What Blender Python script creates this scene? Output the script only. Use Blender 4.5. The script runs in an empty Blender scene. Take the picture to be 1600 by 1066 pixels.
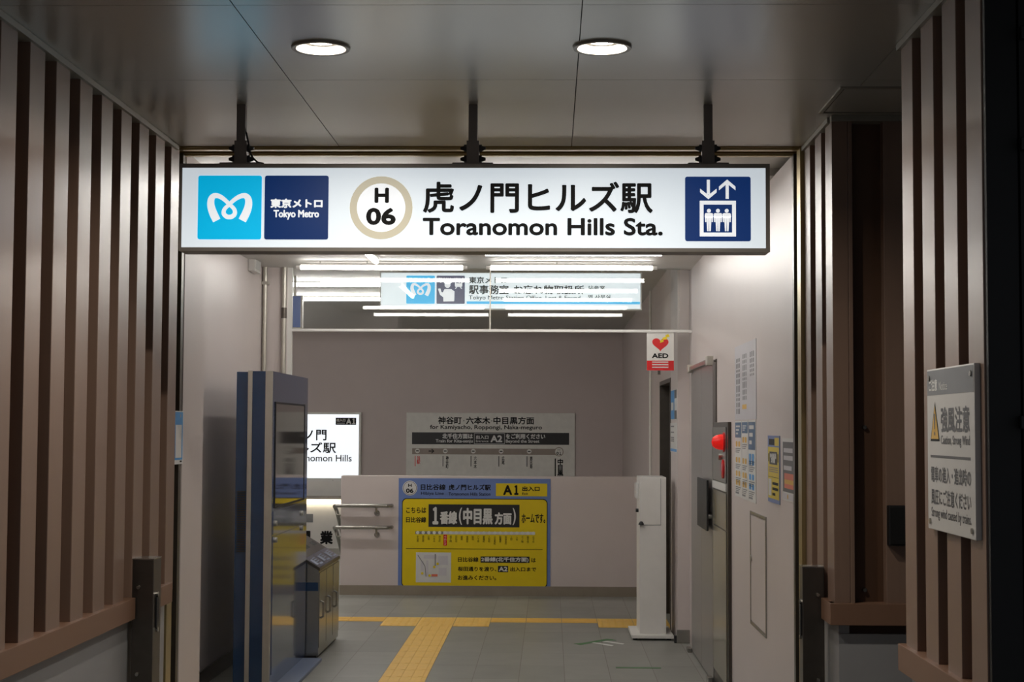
import bpy, bmesh, math, random
from mathutils import Vector, Matrix
random.seed(7)
sc = bpy.context.scene
C = sc.collection
PI = math.pi

# ------------------------------------------------------------------ camera
F_PX, CX, CY = 2500.0, 800.0, 533.0
EYE = Vector((0.0, 0.0, 1.632))
PITCH, YAW, ROLL = math.radians(3.1078), math.radians(1.3869), 0.0045
fwd = Vector((-math.sin(YAW) * math.cos(PITCH), math.cos(YAW) * math.cos(PITCH), math.sin(PITCH)))
rgt = Vector((math.cos(YAW), math.sin(YAW), 0))
upv = rgt.cross(fwd)
cr, sr = math.cos(ROLL), math.sin(ROLL)
cam_d = bpy.data.cameras.new('camera'); cam = bpy.data.objects.new('camera', cam_d); C.objects.link(cam)
cam_d.sensor_width = 36.0; cam_d.lens = 36.0 * F_PX / 1600.0; cam_d.clip_end = 200
cr_r = rgt * cr + upv * sr                      # camera right / up after the small clockwise roll of the picture
cr_u = upv * cr - rgt * sr
M = Matrix((cr_r, cr_u, -fwd)).transposed().to_4x4()
M.translation = EYE
cam.matrix_world = M
sc.camera = cam

def ray(px, py):
    return fwd * F_PX + cr_r * (px - CX) - cr_u * (py - CY)
def P(px, py, Y):
    r = ray(px, py); return EYE + r * (Y / r.y)
def PX(px, py, X):
    r = ray(px, py); return EYE + r * (X / r.x)
def PZ(px, py, Z):
    r = ray(px, py); return EYE + r * ((Z - EYE.z) / r.z)

# ------------------------------------------------------------------ world, exposure
wd = bpy.data.worlds.new('night'); sc.world = wd; wd.use_nodes = True
wd.node_tree.nodes['Background'].inputs[0].default_value = (0.85, 0.9, 1.0, 1)
wd.node_tree.nodes['Background'].inputs[1].default_value = 0.13
vs = sc.view_settings
vs.view_transform = 'Standard'; vs.look = 'None'; vs.exposure = 0.0; vs.gamma = 1.0; vs.use_curve_mapping = False
sc.cycles.use_denoising = True
sc.cycles.max_bounces = 10
sc.cycles.sample_clamp_indirect = 6.0
TUBE, HALL_TUBE, DOWN = 22.0, 60.0, 820.0           # brightness of the lamps themselves

# ------------------------------------------------------------------ materials
def lin(c):
    out = []
    for v in c[:3]:
        v = v / 255.0
        out.append(v / 12.92 if v <= 0.04045 else ((v + 0.055) / 1.055) ** 2.4)
    return out
def mat(name, col, rough=0.5, metal=0.0, var=0.05, scale=12.0, emit=0.0, spec=0.5, stretch=None, coat=0.0, bump=0.0):
    m = bpy.data.materials.new(name); m.use_nodes = True
    nt = m.node_tree; b = nt.nodes['Principled BSDF']
    tc = nt.nodes.new('ShaderNodeTexCoord'); nz = nt.nodes.new('ShaderNodeTexNoise')
    nz.inputs['Scale'].default_value = scale; nz.inputs['Detail'].default_value = 4
    if stretch:
        mp = nt.nodes.new('ShaderNodeMapping'); mp.inputs['Scale'].default_value = stretch
        nt.links.new(tc.outputs['Object'], mp.inputs[0]); nt.links.new(mp.outputs[0], nz.inputs['Vector'])
    else:
        nt.links.new(tc.outputs['Object'], nz.inputs['Vector'])
    l = lin(col)
    rp = nt.nodes.new('ShaderNodeValToRGB')
    rp.color_ramp.elements[0].position = 0.3; rp.color_ramp.elements[1].position = 0.7
    rp.color_ramp.elements[0].color = [max(0, x * (1 - var)) for x in l] + [1]
    rp.color_ramp.elements[1].color = [min(1, x * (1 + var)) for x in l] + [1]
    nt.links.new(nz.outputs['Fac'], rp.inputs[0]); nt.links.new(rp.outputs[0], b.inputs['Base Color'])
    mr = nt.nodes.new('ShaderNodeMapRange')
    mr.inputs['To Min'].default_value = rough * 0.93; mr.inputs['To Max'].default_value = min(1, rough * 1.07)
    nt.links.new(nz.outputs['Fac'], mr.inputs['Value']); nt.links.new(mr.outputs[0], b.inputs['Roughness'])
    b.inputs['Metallic'].default_value = metal
    b.inputs['Specular IOR Level'].default_value = spec
    if coat: b.inputs['Coat Weight'].default_value = coat; b.inputs['Coat Roughness'].default_value = 0.05
    if emit:
        nt.links.new(rp.outputs[0], b.inputs['Emission Color']); b.inputs['Emission Strength'].default_value = emit
    if bump:
        bp = nt.nodes.new('ShaderNodeBump'); bp.inputs['Strength'].default_value = bump; bp.inputs['Distance'].default_value = 0.002
        nt.links.new(nz.outputs['Fac'], bp.inputs['Height']); nt.links.new(bp.outputs[0], b.inputs['Normal'])
    return m
def glow(name, col, k, var=0.0):
    """a lit, translucent sign face or lamp"""
    return mat(name, col, 0.4, emit=k, var=var, scale=3)

m_wall = mat('pink_grey_wall_panel', (209, 199, 196), 0.40, var=0.02, scale=3, spec=0.5)
m_walld = mat('hall_wall_panel', (200, 188, 184), 0.5, var=0.02, scale=3, spec=0.3)
m_door = mat('grey_steel_door', (150, 146, 144), 0.3, metal=0.35, var=0.03)
m_beige = mat('beige_steel', (158, 152, 138), 0.22, metal=0.4, var=0.03)
m_soft = mat('pale_blue_print', (142, 150, 168), 0.4)
m_white = mat('white_paint', (226, 224, 220), 0.45, var=0.02)
m_ceil_in = mat('white_ceiling', (214, 212, 208), 0.6, var=0.02, scale=4)
m_slat = mat('brown_painted_aluminium', (131, 106, 91), 0.38, var=0.04, scale=6, stretch=(8, 8, .4), spec=0.75)
m_back = mat('dark_brown_backing', (84, 57, 38), 0.6, var=0.08, scale=6)
m_rail = mat('brown_rail', (126, 95, 76), 0.45, var=0.03)
m_base = mat('grey_base_panel', (150, 150, 152), 0.5, var=0.03, scale=8)
m_ceil = mat('satin_aluminium_ceiling', (184, 182, 176), 0.31, metal=0.45, var=0.03, scale=3, stretch=(1, .3, 1))
m_joint = mat('dark_joint', (38, 36, 34), 0.8)
m_trimc = mat('grey_ceiling_trim', (146, 142, 132), 0.4, metal=0.2)
m_gold = mat('champagne_steel', (176, 160, 116), 0.3, metal=0.9, var=0.04, stretch=(20, 20, .5))
m_dkgold = mat('dark_bronze_steel', (136, 112, 62), 0.4, metal=0.5)
m_steel = mat('brushed_steel', (172, 170, 164), 0.26, metal=0.95, var=0.05, scale=30, stretch=(1, 1, 8))
m_dksteel = mat('dark_brushed_steel', (96, 90, 84), 0.34, metal=0.85, var=0.06, scale=20)
m_frame = mat('dark_bronze_frame', (138, 132, 126), 0.4, metal=0.2)
m_post = mat('charcoal_post', (116, 110, 106), 0.5, metal=0.2)
m_black = mat('black', (22, 22, 24), 0.5)
m_blackm = mat('black_metal', (13, 12, 12), 0.55)
m_rubber = mat('black_rubber', (30, 30, 32), 0.7)
m_text = mat('black_lettering', (16, 16, 18), 0.6, spec=0.2)
m_navy = mat('dark_navy_paint', (24, 56, 92), 0.16, var=0.04, spec=0.6, coat=0.4)
m_navy2 = mat('slate_blue_paint', (72, 88, 122), 0.12, metal=0.15, var=0.03, spec=0.7, coat=0.5)
m_silver = mat('silver_trim', (186, 182, 172), 0.35, metal=0.6)
m_screen = mat('dark_screen_glass', (84, 80, 78), 0.05, var=0.02, spec=0.9, coat=1.0)
m_yellow = mat('tactile_yellow', (234, 190, 94), 0.55, var=0.05, scale=20)
m_postyel = mat('poster_yellow', (226, 200, 0), 0.35, var=0.02)
m_postblue = mat('poster_blue', (104, 128, 186), 0.35, var=0.03)
m_paper = mat('white_paper', (216, 216, 214), 0.4, var=0.02)
m_lilac = mat('lilac_paper', (204, 202, 208), 0.4, var=0.02)
m_red = mat('red_plastic', (214, 30, 34), 0.25, var=0.03, coat=0.4)
m_redl = mat('red_lamp_lens', (235, 34, 28), 0.15, emit=0.35)
m_green = mat('green_tape', (70, 122, 70), 0.5)
m_wtape = mat('white_tape', (220, 222, 218), 0.5)
m_grey = mat('mid_grey_print', (120, 122, 126), 0.5)
m_taupe = mat('taupe_line_print', (150, 138, 128), 0.5)
m_orange = mat('ochre_print', (214, 170, 70), 0.5)
m_bluep = mat('sky_blue_print', (62, 148, 214), 0.45)
m_dblue = mat('slate_blue_print', (62, 96, 132), 0.45)
m_salmon = mat('salmon_print', (212, 110, 84), 0.45)
m_dgrey = mat('charcoal_print', (84, 84, 86), 0.4)
m_alu = mat('white_aluminium_plate', (205, 203, 200), 0.4, metal=0.1, var=0.02)
m_purple = mat('purple_print', (96, 66, 160), 0.45)
m_board = mat('pale_board', (222, 221, 214), 0.5)
m_stone = mat('grey_stone_skirting', (140, 130, 116), 0.4, var=0.06, scale=10)
m_lamp = glow('downlight_lamp', (255, 246, 232), DOWN)
m_refl = mat('downlight_reflector', (240, 238, 232), 0.35, var=0.01)
m_tube = glow('tube_diffuser', (255, 251, 245), TUBE)
m_htube = glow('hall_tube_diffuser', (255, 251, 246), HALL_TUBE)
m_led = glow('led_strip', (255, 240, 210), 5.0)
m_face = glow('lit_sign_face', (226, 236, 244), 0.62)
m_lcyan = glow('lit_cyan', (0, 174, 222), 0.74)
m_lnavy = glow('lit_navy', (0, 38, 90), 0.74)
m_lnavy2 = glow('lit_navy_deep', (12, 44, 98), 0.74)
m_lwhite = glow('lit_white', (236, 240, 244), 0.70)
m_ring = glow('lit_taupe_ring', (188, 181, 160), 0.66)
m_face2 = glow('lit_office_sign_face', (226, 236, 242), 0.80)
m_lcyan2 = glow('lit_office_cyan', (78, 178, 226), 0.80)
m_lgrey2 = glow('lit_office_grey', (96, 98, 118), 0.70)
m_face3 = glow('lit_exit_sign_face', (240, 246, 252), 0.9)
m_lgrey4 = mat('grey_lettering', (74, 74, 72), 0.5)

def floor_mat():
    m = bpy.data.materials.new('grey_stone_tiles'); m.use_nodes = True
    nt = m.node_tree; b = nt.nodes['Principled BSDF']
    tc = nt.nodes.new('ShaderNodeTexCoord'); mp = nt.nodes.new('ShaderNodeMapping')
    mp.inputs['Rotation'].default_value = (0, 0, PI / 2)
    mp.inputs['Location'].default_value = (12.315, -0.1+0.0015, 0)
    # rotate so that brick length runs in depth
    br = nt.nodes.new('ShaderNodeTexBrick'); br.offset = 0.0; br.squash = 1.0
    br.inputs['Scale'].default_value = 1.0
    br.inputs['Brick Width'].default_value = 0.6; br.inputs['Row Height'].default_value = 0.3
    br.inputs['Mortar Size'].default_value = 0.0028; br.inputs['Mortar Smooth'].default_value = 0.1; br.inputs['Bias'].default_value = 0.0
    br.inputs['Color1'].default_value = lin((146, 147, 142)) + [1]
    br.inputs['Color2'].default_value = lin((134, 135, 130)) + [1]
    br.inputs['Mortar'].default_value = lin((112, 108, 100)) + [1]
    nz = nt.nodes.new('ShaderNodeTexNoise'); nz.inputs['Scale'].default_value = 5; nz.inputs['Detail'].default_value = 6
    rp = nt.nodes.new('ShaderNodeValToRGB')
    rp.color_ramp.elements[0].color = (0.82, 0.82, 0.8, 1); rp.color_ramp.elements[1].color = (1.12, 1.1, 1.08, 1)
    mx = nt.nodes.new('ShaderNodeMixRGB'); mx.blend_type = 'MULTIPLY'; mx.inputs[0].default_value = 1
    nt.links.new(tc.outputs['Object'], mp.inputs[0]); nt.links.new(mp.outputs[0], br.inputs[0])
    nt.links.new(tc.outputs['Object'], nz.inputs['Vector']); nt.links.new(nz.outputs['Fac'], rp.inputs[0])
    nt.links.new(br.outputs['Color'], mx.inputs[1]); nt.links.new(rp.outputs[0], mx.inputs[2])
    nt.links.new(mx.outputs[0], b.inputs['Base Color'])
    b.inputs['Roughness'].default_value = 0.42; b.inputs['Specular IOR Level'].default_value = 0.4
    return m
m_floor = floor_mat()
def glass_mat():
    m = bpy.data.materials.new('clear_glass'); m.use_nodes = True
    nt = m.node_tree; nt.nodes.remove(nt.nodes['Principled BSDF'])
    out = nt.nodes['Material Output']
    t = nt.nodes.new('ShaderNodeBsdfTransparent'); t.inputs[0].default_value = (0.965, 0.975, 0.965, 1)
    g = nt.nodes.new('ShaderNodeBsdfGlossy'); g.inputs['Roughness'].default_value = 0.0
    f = nt.nodes.new('ShaderNodeFresnel'); f.inputs[0].default_value = 1.46
    mx = nt.nodes.new('ShaderNodeMixShader')
    nt.links.new(f.outputs[0], mx.inputs[0]); nt.links.new(t.outputs[0], mx.inputs[1]); nt.links.new(g.outputs[0], mx.inputs[2])
    nt.links.new(mx.outputs[0], out.inputs[0])
    return m
m_glass = glass_mat()

# ------------------------------------------------------------------ mesh helpers
def BM(): return bmesh.new()
def add_box(bm, x0, x1, y0, y1, z0, z1, bev=0.0):
    x0, x1 = sorted((x0, x1)); y0, y1 = sorted((y0, y1)); z0, z1 = sorted((z0, z1))
    t = bmesh.new()
    bmesh.ops.create_cube(t, size=1.0)
    bmesh.ops.scale(t, vec=(x1 - x0, y1 - y0, z1 - z0), verts=t.verts)
    bmesh.ops.translate(t, vec=((x0 + x1) / 2, (y0 + y1) / 2, (z0 + z1) / 2), verts=t.verts)
    if bev > 0:
        bev = min(bev, 0.45 * min(x1 - x0, y1 - y0, z1 - z0))
        bmesh.ops.bevel(t, geom=list(t.edges), offset=bev, segments=2, affect='EDGES', profile=0.7)
    join(bm, t)
    return bm
def join(bm, t):
    mp = {v: bm.verts.new(v.co) for v in t.verts}
    for f in t.faces:
        try: bm.faces.new([mp[v] for v in f.verts])
        except ValueError: pass
    t.free()
def box(*a, bev=0.0): return add_box(BM(), *a, bev=bev)
def add_cyl(bm, p0, p1, r, n=16, r1=None, caps=True):
    p0, p1 = Vector(p0), Vector(p1); r1 = r if r1 is None else r1
    d = (p1 - p0).normalized(); a = d.orthogonal().normalized(); b = d.cross(a)
    A = []; B = []
    for i in range(n):
        t = 2 * PI * i / n; o = a * math.cos(t) + b * math.sin(t)
        A.append(bm.verts.new(p0 + o * r)); B.append(bm.verts.new(p1 + o * r1))
    for i in range(n):
        j = (i + 1) % n; bm.faces.new((A[i], A[j], B[j], B[i]))
    if caps:
        bm.faces.new(list(reversed(A))); bm.faces.new(B)
    return bm
def add_tube(bm, pts, r, n=10):
    pts = [Vector(p) for p in pts]; rings = []; prev = None
    for i, p in enumerate(pts):
        d = (pts[min(i + 1, len(pts) - 1)] - pts[max(i - 1, 0)]).normalized()
        a = d.orthogonal().normalized() if prev is None else (prev - d * prev.dot(d)).normalized()
        prev = a; b = d.cross(a)
        rings.append([bm.verts.new(p + (a * math.cos(2 * PI * k / n) + b * math.sin(2 * PI * k / n)) * r) for k in range(n)])
    for A, B in zip(rings, rings[1:]):
        for k in range(n):
            bm.faces.new((A[k], A[(k + 1) % n], B[(k + 1) % n], B[k]))
    bm.faces.new(list(reversed(rings[0]))); bm.faces.new(rings[-1])
    return bm
def add_lathe(bm, c, prof, n=32, axis='Z'):
    """prof: (radius, height) pairs round an axis through c"""
    rings = []
    for r, h in prof:
        ring = []
        for k in range(n):
            t = 2 * PI * k / n
            if axis == 'Z': v = (c[0] + r * math.cos(t), c[1] + r * math.sin(t), c[2] + h)
            else: v = (c[0] + h, c[1] + r * math.cos(t), c[2] + r * math.sin(t))
            ring.append(bm.verts.new(v))
        rings.append(ring)
    for A, B in zip(rings, rings[1:]):
        for k in range(n):
            bm.faces.new((A[k], A[(k + 1) % n], B[(k + 1) % n], B[k]))
    return bm
def add_prism(bm, poly, y0, y1):
    """poly in (x, z), extruded along y"""
    A = [bm.verts.new((x, y0, z)) for x, z in poly]; B = [bm.verts.new((x, y1, z)) for x, z in poly]
    n = len(poly)
    for i in range(n):
        bm.faces.new((A[i], A[(i + 1) % n], B[(i + 1) % n], B[i]))
    bm.faces.new(A); bm.faces.new(list(reversed(B)))
    return bm

def root_loc(o):
    while o.parent: o = o.parent
    return o.location
def link(name, bm, m, origin, parent=None, smooth=False, fix=True):
    if fix: bmesh.ops.recalc_face_normals(bm, faces=bm.faces)
    bmesh.ops.translate(bm, vec=-Vector(origin), verts=bm.verts)
    me = bpy.data.meshes.new(name); bm.to_mesh(me); bm.free()
    for k in (m if isinstance(m, list) else [m]): me.materials.append(k)
    if smooth:
        for p in me.polygons: p.use_smooth = True
        try: me.set_sharp_from_angle(angle=math.radians(35))
        except Exception: pass
    o = bpy.data.objects.new(name, me); C.objects.link(o)
    if parent: o.parent = parent
    else: o.location = origin
    return o
def part(name, bm, m, parent, label=None, smooth=False, fix=True):
    o = link(name, bm, m, root_loc(parent), parent, smooth, fix)
    if label: o['label'] = label
    return o
def tag(o, label, cat, group=None):
    o['label'] = label; o['category'] = cat
    if group: o['group'] = group
    return o
def thing(name, label, cat, loc, group=None):
    o = bpy.data.objects.new(name, None); o.empty_display_size = 0.05; C.objects.link(o)
    o.location = loc
    return tag(o, label, cat, group)
def single(name, bm, m, label, cat, group=None, smooth=False, fix=True):
    xs = [v.co.x for v in bm.verts]; ys = [v.co.y for v in bm.verts]; zs = [v.co.z for v in bm.verts]
    o = link(name, bm, m, ((min(xs) + max(xs)) / 2, (min(ys) + max(ys)) / 2, min(zs)), None, smooth, fix)
    return tag(o, label, cat, group)
def struct(name, bm, m, parent=None):
    o = link(name, bm, m, root_loc(parent) if parent else (0, 0, 0), parent)
    if not parent: o['kind'] = 'structure'
    return o
def dup(root, loc, label=None):
    r = root.copy(); C.objects.link(r); r.location = loc
    if label: r['label'] = label
    for ch in list(root.children):
        c = ch.copy(); C.objects.link(c); c.parent = r
        for g in ch.children:
            d = g.copy(); C.objects.link(d); d.parent = c
    return r

# ------------------------------------------------------------------ flat printing on panels
_txt = {}
def text_polys(s, spacing=1.0):
    k = (s, spacing)
    if k in _txt: return _txt[k]
    cu = bpy.data.curves.new('lettering', 'FONT'); cu.body = s; cu.fill_mode = 'FRONT'; cu.resolution_u = 4
    cu.align_x = 'CENTER'; cu.space_line = 0.92; cu.space_character = spacing
    o = bpy.data.objects.new('lettering', cu); C.objects.link(o)
    bpy.context.view_layer.update()
    me = bpy.data.meshes.new_from_object(o.evaluated_get(bpy.context.evaluated_depsgraph_get()))
    vs_ = [(v.co.x, v.co.y) for v in me.vertices]; fs = [tuple(p.vertices) for p in me.polygons]
    bpy.data.objects.remove(o); bpy.data.curves.remove(cu); bpy.data.meshes.remove(me)
    _txt[k] = (vs_, fs)
    return _txt[k]

class Panel:
    """prints flat shapes on a plane: design coordinates (x right, y down) -> plane at O, along U and V (down), lifted along N"""
    def __init__(s, O, U, V, N, rect):
        s.O, s.U, s.V, s.N = Vector(O), Vector(U), Vector(V), Vector(N).normalized()
        s.x0, s.y0, s.x1, s.y1 = rect; s.layers = {}
        s.ux = s.U.length / (s.x1 - s.x0); s.uy = s.V.length / (s.y1 - s.y0)
    def pt(s, x, y, w=0.0):
        return s.O + s.U * ((x - s.x0) / (s.x1 - s.x0)) + s.V * ((y - s.y0) / (s.y1 - s.y0)) + s.N * w
    def bm(s, name, m):
        if name not in s.layers: s.layers[name] = (BM(), m)
        return s.layers[name][0]
    def poly(s, name, m, pts, w):
        bm = s.bm(name, m)
        f = bm.faces.new([bm.verts.new(s.pt(x, y, w)) for x, y in pts])
        f.normal_update()
        if f.normal.dot(s.N) < 0: f.normal_flip()
    def rect(s, name, m, x0, y0, x1, y1, w, r=0.0):
        if r <= 0: s.poly(name, m, [(x0, y0), (x1, y0), (x1, y1), (x0, y1)], w); return
        pts = []
        for cx, cy, a in ((x1 - r, y0 + r, -90), (x1 - r, y1 - r, 0), (x0 + r, y1 - r, 90), (x0 + r, y0 + r, 180)):
            for k in range(7):
                t = math.radians(a + 15 * k); pts.append((cx + r * math.cos(t), cy + r * math.sin(t)))
        s.poly(name, m, pts, w)
    def disc(s, name, m, cx, cy, r, w, n=40):
        s.poly(name, m, [(cx + r * math.cos(2 * PI * k / n), cy + r * math.sin(2 * PI * k / n)) for k in range(n)], w)
    def ring(s, name, m, cx, cy, r, q, w, n=56):
        bm = s.bm(name, m)
        A = [bm.verts.new(s.pt(cx + r * math.cos(2 * PI * k / n), cy + r * math.sin(2 * PI * k / n), w)) for k in range(n)]
        B = [bm.verts.new(s.pt(cx + q * math.cos(2 * PI * k / n), cy + q * math.sin(2 * PI * k / n), w)) for k in range(n)]
        for k in range(n):
            f = bm.faces.new((A[k], A[(k + 1) % n], B[(k + 1) % n], B[k])); f.normal_update()
            if f.normal.dot(s.N) < 0: f.normal_flip()
    def frame(s, name, m, x0, y0, x1, y1, t, w):
        for a in ((x0, y0, x1, y0 + t), (x0, y1 - t, x1, y1), (x0, y0 + t, x0 + t, y1 - t), (x1 - t, y0 + t, x1, y1 - t)):
            s.rect(name, m, *a, w)
    def stroke(s, name, m, pts, wid, w, closed=False):
        n = len(pts); L = []; R = []
        wid = wid if isinstance(wid, (list, tuple)) else [wid] * n
        for i in range(n):
            a = pts[(i - 1) % n] if (closed or i > 0) else pts[i]
            b = pts[(i + 1) % n] if (closed or i < n - 1) else pts[i]
            dx, dy = b[0] - a[0], b[1] - a[1]; l = math.hypot(dx, dy) or 1
            nx, ny = -dy / l, dx / l; h = wid[i] / 2
            L.append((pts[i][0] + nx * h, pts[i][1] + ny * h)); R.append((pts[i][0] - nx * h, pts[i][1] - ny * h))
        for i in range(n if closed else n - 1):
            j = (i + 1) % n
            s.poly(name, m, [L[i], L[j], R[j], R[i]], w + 1e-6 * i)
    def text(s, name, m, body, x0, y0, x1, y1, w, bold=0.0, spacing=1.0):
        vs_, fs = text_polys(body, spacing)
        ax, bx = min(v[0] for v in vs_), max(v[0] for v in vs_); ay, by = min(v[1] for v in vs_), max(v[1] for v in vs_)
        b = bold; x0 += b; x1 -= b; y0 += b; y1 -= b
        bm = s.bm(name, m)
        offs = [(0, 0)] if b <= 0 else [(b * math.cos(k * PI / 4), b * math.sin(k * PI / 4)) for k in range(8)] + [(0, 0)]
        for q, (ox, oy) in enumerate(offs):
            V = [bm.verts.new(s.pt(x0 + ox + (x1 - x0) * (v[0] - ax) / (bx - ax), y1 + oy - (y1 - y0) * (v[1] - ay) / (by - ay), w + q * 4e-6)) for v in vs_]
            for f in fs:
                try: bm.faces.new([V[i] for i in f])
                except ValueError: pass
    def finish(s, parent, onto=None, keep=None):
        """print that is only surface pattern goes into the mesh it is printed on (onto); keep = {part name: (layers, label)} are parts of their own"""
        keep = keep or {}; used = set()
        for nm, (lays, label) in keep.items():
            o = None
            for l in lays:
                used.add(l); bm, m = s.layers[l]; s.orient(bm)
                if o is None: o = part(nm, bm, m, parent, label, fix=False)
                else: print_onto(o, bm, m)
        for l, (bm, m) in s.layers.items():
            if l in used: continue
            s.orient(bm); print_onto(onto, bm, m)
        s.layers = {}
    def orient(s, bm):
        bm.normal_update()
        flip = [f for f in bm.faces if f.normal.dot(s.N) < 0]
        if flip: bmesh.ops.reverse_faces(bm, faces=flip)
def print_onto(o, bm, m):
    bmesh.ops.translate(bm, vec=-root_loc(o), verts=bm.verts)
    me = o.data
    idx = me.materials.find(m.name)
    if idx < 0: me.materials.append(m); idx = len(me.materials) - 1
    t = bmesh.new(); t.from_mesh(me)
    mp = {v: t.verts.new(v.co) for v in bm.verts}
    for f in bm.faces:
        try: t.faces.new([mp[v] for v in f.verts]).material_index = idx
        except ValueError: pass
    bm.free(); t.to_mesh(me); t.free()
def facing(Y, px0, py0, px1, py1, rect=None):
    """a panel that faces the street at distance Y, with corners read off at picture points"""
    a = P(px0, (py0 + py1) / 2, Y).x; b = P(px1, (py0 + py1) / 2, Y).x
    t = P((px0 + px1) / 2, py0, Y).z; u = P((px0 + px1) / 2, py1, Y).z
    return Panel((a, Y, t), (b - a, 0, 0), (0, 0, u - t), (0, -1, 0), rect or (px0, py0, px1, py1))
def on_side(X, ya, yb, z1, z0, nx, rect=(0, 0, 100, 100)):
    """a panel on a side wall: ya is the left edge as seen, yb the right edge"""
    return Panel((X, ya, z1), (0, yb - ya, 0), (0, 0, z0 - z1), (nx, 0, 0), rect)

ZC = 2.832            # porch ceiling
ZI = 2.842            # entrance hall ceiling
XL, XR = -1.60, 1.085 # slat faces left and right
G_Y = 12.1            # glass screen

# ------------------------------------------------------------------ floor and ceilings
struct('floor', box(-7, 4, -1, 24, -0.1, 0), m_floor)
ceil = struct('ceiling', box(-1.95, 2.3, 2.2, 6.77, ZC + 0.08, ZC + 0.16), m_joint)
colx = [-1.89, -0.907, 0.0865, 1.08, 2.07]; rowy = [2.3, 3.40, 4.483, 5.465, 6.77]
LIGHTS = [(-0.729, 4.983), (0.159, 4.983)]
def cut(o, cutters):
    """open round holes in a mesh"""
    for x, y in cutters:
        k = link('cutter', add_cyl(BM(), (x, y, ZC - 0.1), (x, y, ZC + 0.05), 0.0765, 48), m_joint, (0, 0, 0))
        md = o.modifiers.new('hole', 'BOOLEAN'); md.operation = 'DIFFERENCE'; md.object = k; md.solver = 'EXACT'
        bpy.context.view_layer.update()
        me = bpy.data.meshes.new_from_object(o.evaluated_get(bpy.context.evaluated_depsgraph_get()))
        o.modifiers.clear(); o.data = me
        bpy.data.objects.remove(k)
for i in range(4):
    for j in range(4):
        x0, x1, y0, y1 = colx[i] + .0016, colx[i + 1] - .0016, rowy[j] + .0016, rowy[j + 1] - .0016
        if i == 3 and j < 2: continue
        o = struct('ceiling_panel', box(x0, x1, y0, y1, ZC, ZC + 0.012), m_ceil, ceil)
        hit = [(x, y) for x, y in LIGHTS if x0 - .08 < x < x1 + .08 and y0 - .08 < y < y1 + .08]
        if hit: cut(o, hit)
struct('ceiling', box(-2.4, 1.3, 7.63, G_Y + 0.03, ZI, ZI + 0.3), m_ceil_in)
struct('ceiling', box(-7, 3, G_Y + 0.03, 22, 2.965, 3.1), m_ceil_in)

for x in colx[1:4]:  # strips added above the panel joints to stop downlight leaking through the gaps
    for a_, b_ in (((2.3, 4.983 - .027), (4.983 + .027, 6.77)) if abs(x - .0865) < .01 else ((2.3, 6.77),)):
        struct('joint_seal', box(x - .008, x + .008, a_, b_, ZC + .0122, ZC + .016), m_joint, ceil)
for y in rowy[1:4]: struct('joint_seal', box(-1.89, 2.07, y - .008, y + .008, ZC + .0122, ZC + .0158), m_joint, ceil)

# ------------------------------------------------------------------ porch walls
def slat_wall(name, axis, face, out, y0, y1, starts, wid, depth, rail_spans, base_in=0.02, back0=None):
    """axis 'x': a wall in the depth direction with slat faces at x=face; out = +1/-1 towards the passage"""
    b = face - out * depth
    w = struct(name, box(b, b - out * 0.12, back0 or y0, y1, 0.0, ZC + 0.05), m_back)
    for s in starts:
        struct('slat', box(face, b, s, s + wid, 0.94, ZC - 0.012, bev=0.003), m_slat, w)
    for a, c in rail_spans:
        struct('bottom_rail', box(face + out * 0.018, b, a, c, 0.897, 0.978, bev=0.003), m_rail, w)
    struct('base_panel', box(face - out * base_in, b, y0, y1, 0.0, 0.897), m_base, w)
    struct('top_trim', box(face + out * 0.012, b, y0, y1, ZC - 0.022, ZC - 0.001), m_trimc, w)
    return w
ls = [4.822 + 0.2617 * k for k in range(-10, 8)]
ls = [a - 0.0 for a in ls]
slat_wall('wall_left', 'x', XL, 1, 2.2, 6.74, ls, 0.145, 0.06, [(2.2, 6.12), (6.27, 6.72)])
slat_wall('wall_right', 'x', XR, -1, 4.03, 4.955, [4.03, 4.278, 4.532, 4.793], 0.148, 0.06, [(4.03, 4.975)])
slat_wall('wall_right', 'x', 1.073, -1, 6.132, 6.76, [6.105, 6.345, 6.62], 0.145, 0.06, [(6.10, 6.30), (6.38, 6.74)], back0=6.2)
# the recess facing the street
w = struct('wall_right', box(1.134, 2.3, 6.16, 6.3, 0.0, ZC + 0.05), m_back)
for a_, b_ in ((1.134, 1.150), (1.268, 1.413), (1.53, 1.675), (1.792, 1.937)):
    struct('slat', box(a_, b_, 6.102, 6.16, 0.94, ZC - 0.012, bev=0.003), m_slat, w)
for py in (668, 922):
    q = P(1350.5, py, 6.16); struct('bolt', add_cyl(BM(), (q.x, 6.16, q.z), (q.x, 6.145, q.z), 0.010, 14, 0.007), m_steel, w)
struct('bottom_rail', box(1.053, 2.3, 6.08, 6.16, 0.897, 0.978, bev=0.003), m_rail, w)
struct('base_panel', box(1.092, 2.3, 6.123, 6.16, 0.0, 0.86), m_base, w)
struct('top_trim', box(1.07, 2.3, 6.088, 6.16, ZC - 0.022, ZC - 0.001), m_trimc, w)
q0_, q1_ = P(1387, 822, 6.08), P(1412, 822, 6.08); za_, zb_ = P(1397, 853, 6.08).z, P(1397, 790, 6.08).z
t = thing('intercom_box', 'dark box mounted on the slats deep in the recess at the right', 'intercom', ((q0_.x + q1_.x) / 2, 6.09, za_))
part('case', box(q0_.x, q1_.x + .06, 6.06, 6.102, za_, zb_, bev=0.006), m_black, t)
part('front_plate', box(q0_.x + .008, q1_.x + .052, 6.056, 6.06, za_ + .008, zb_ - .008), m_blackm, t)
struct('wall_right', box(2.2, 2.3, 4.955, 6.10, 0, ZC + 0.05), m_back)
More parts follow.
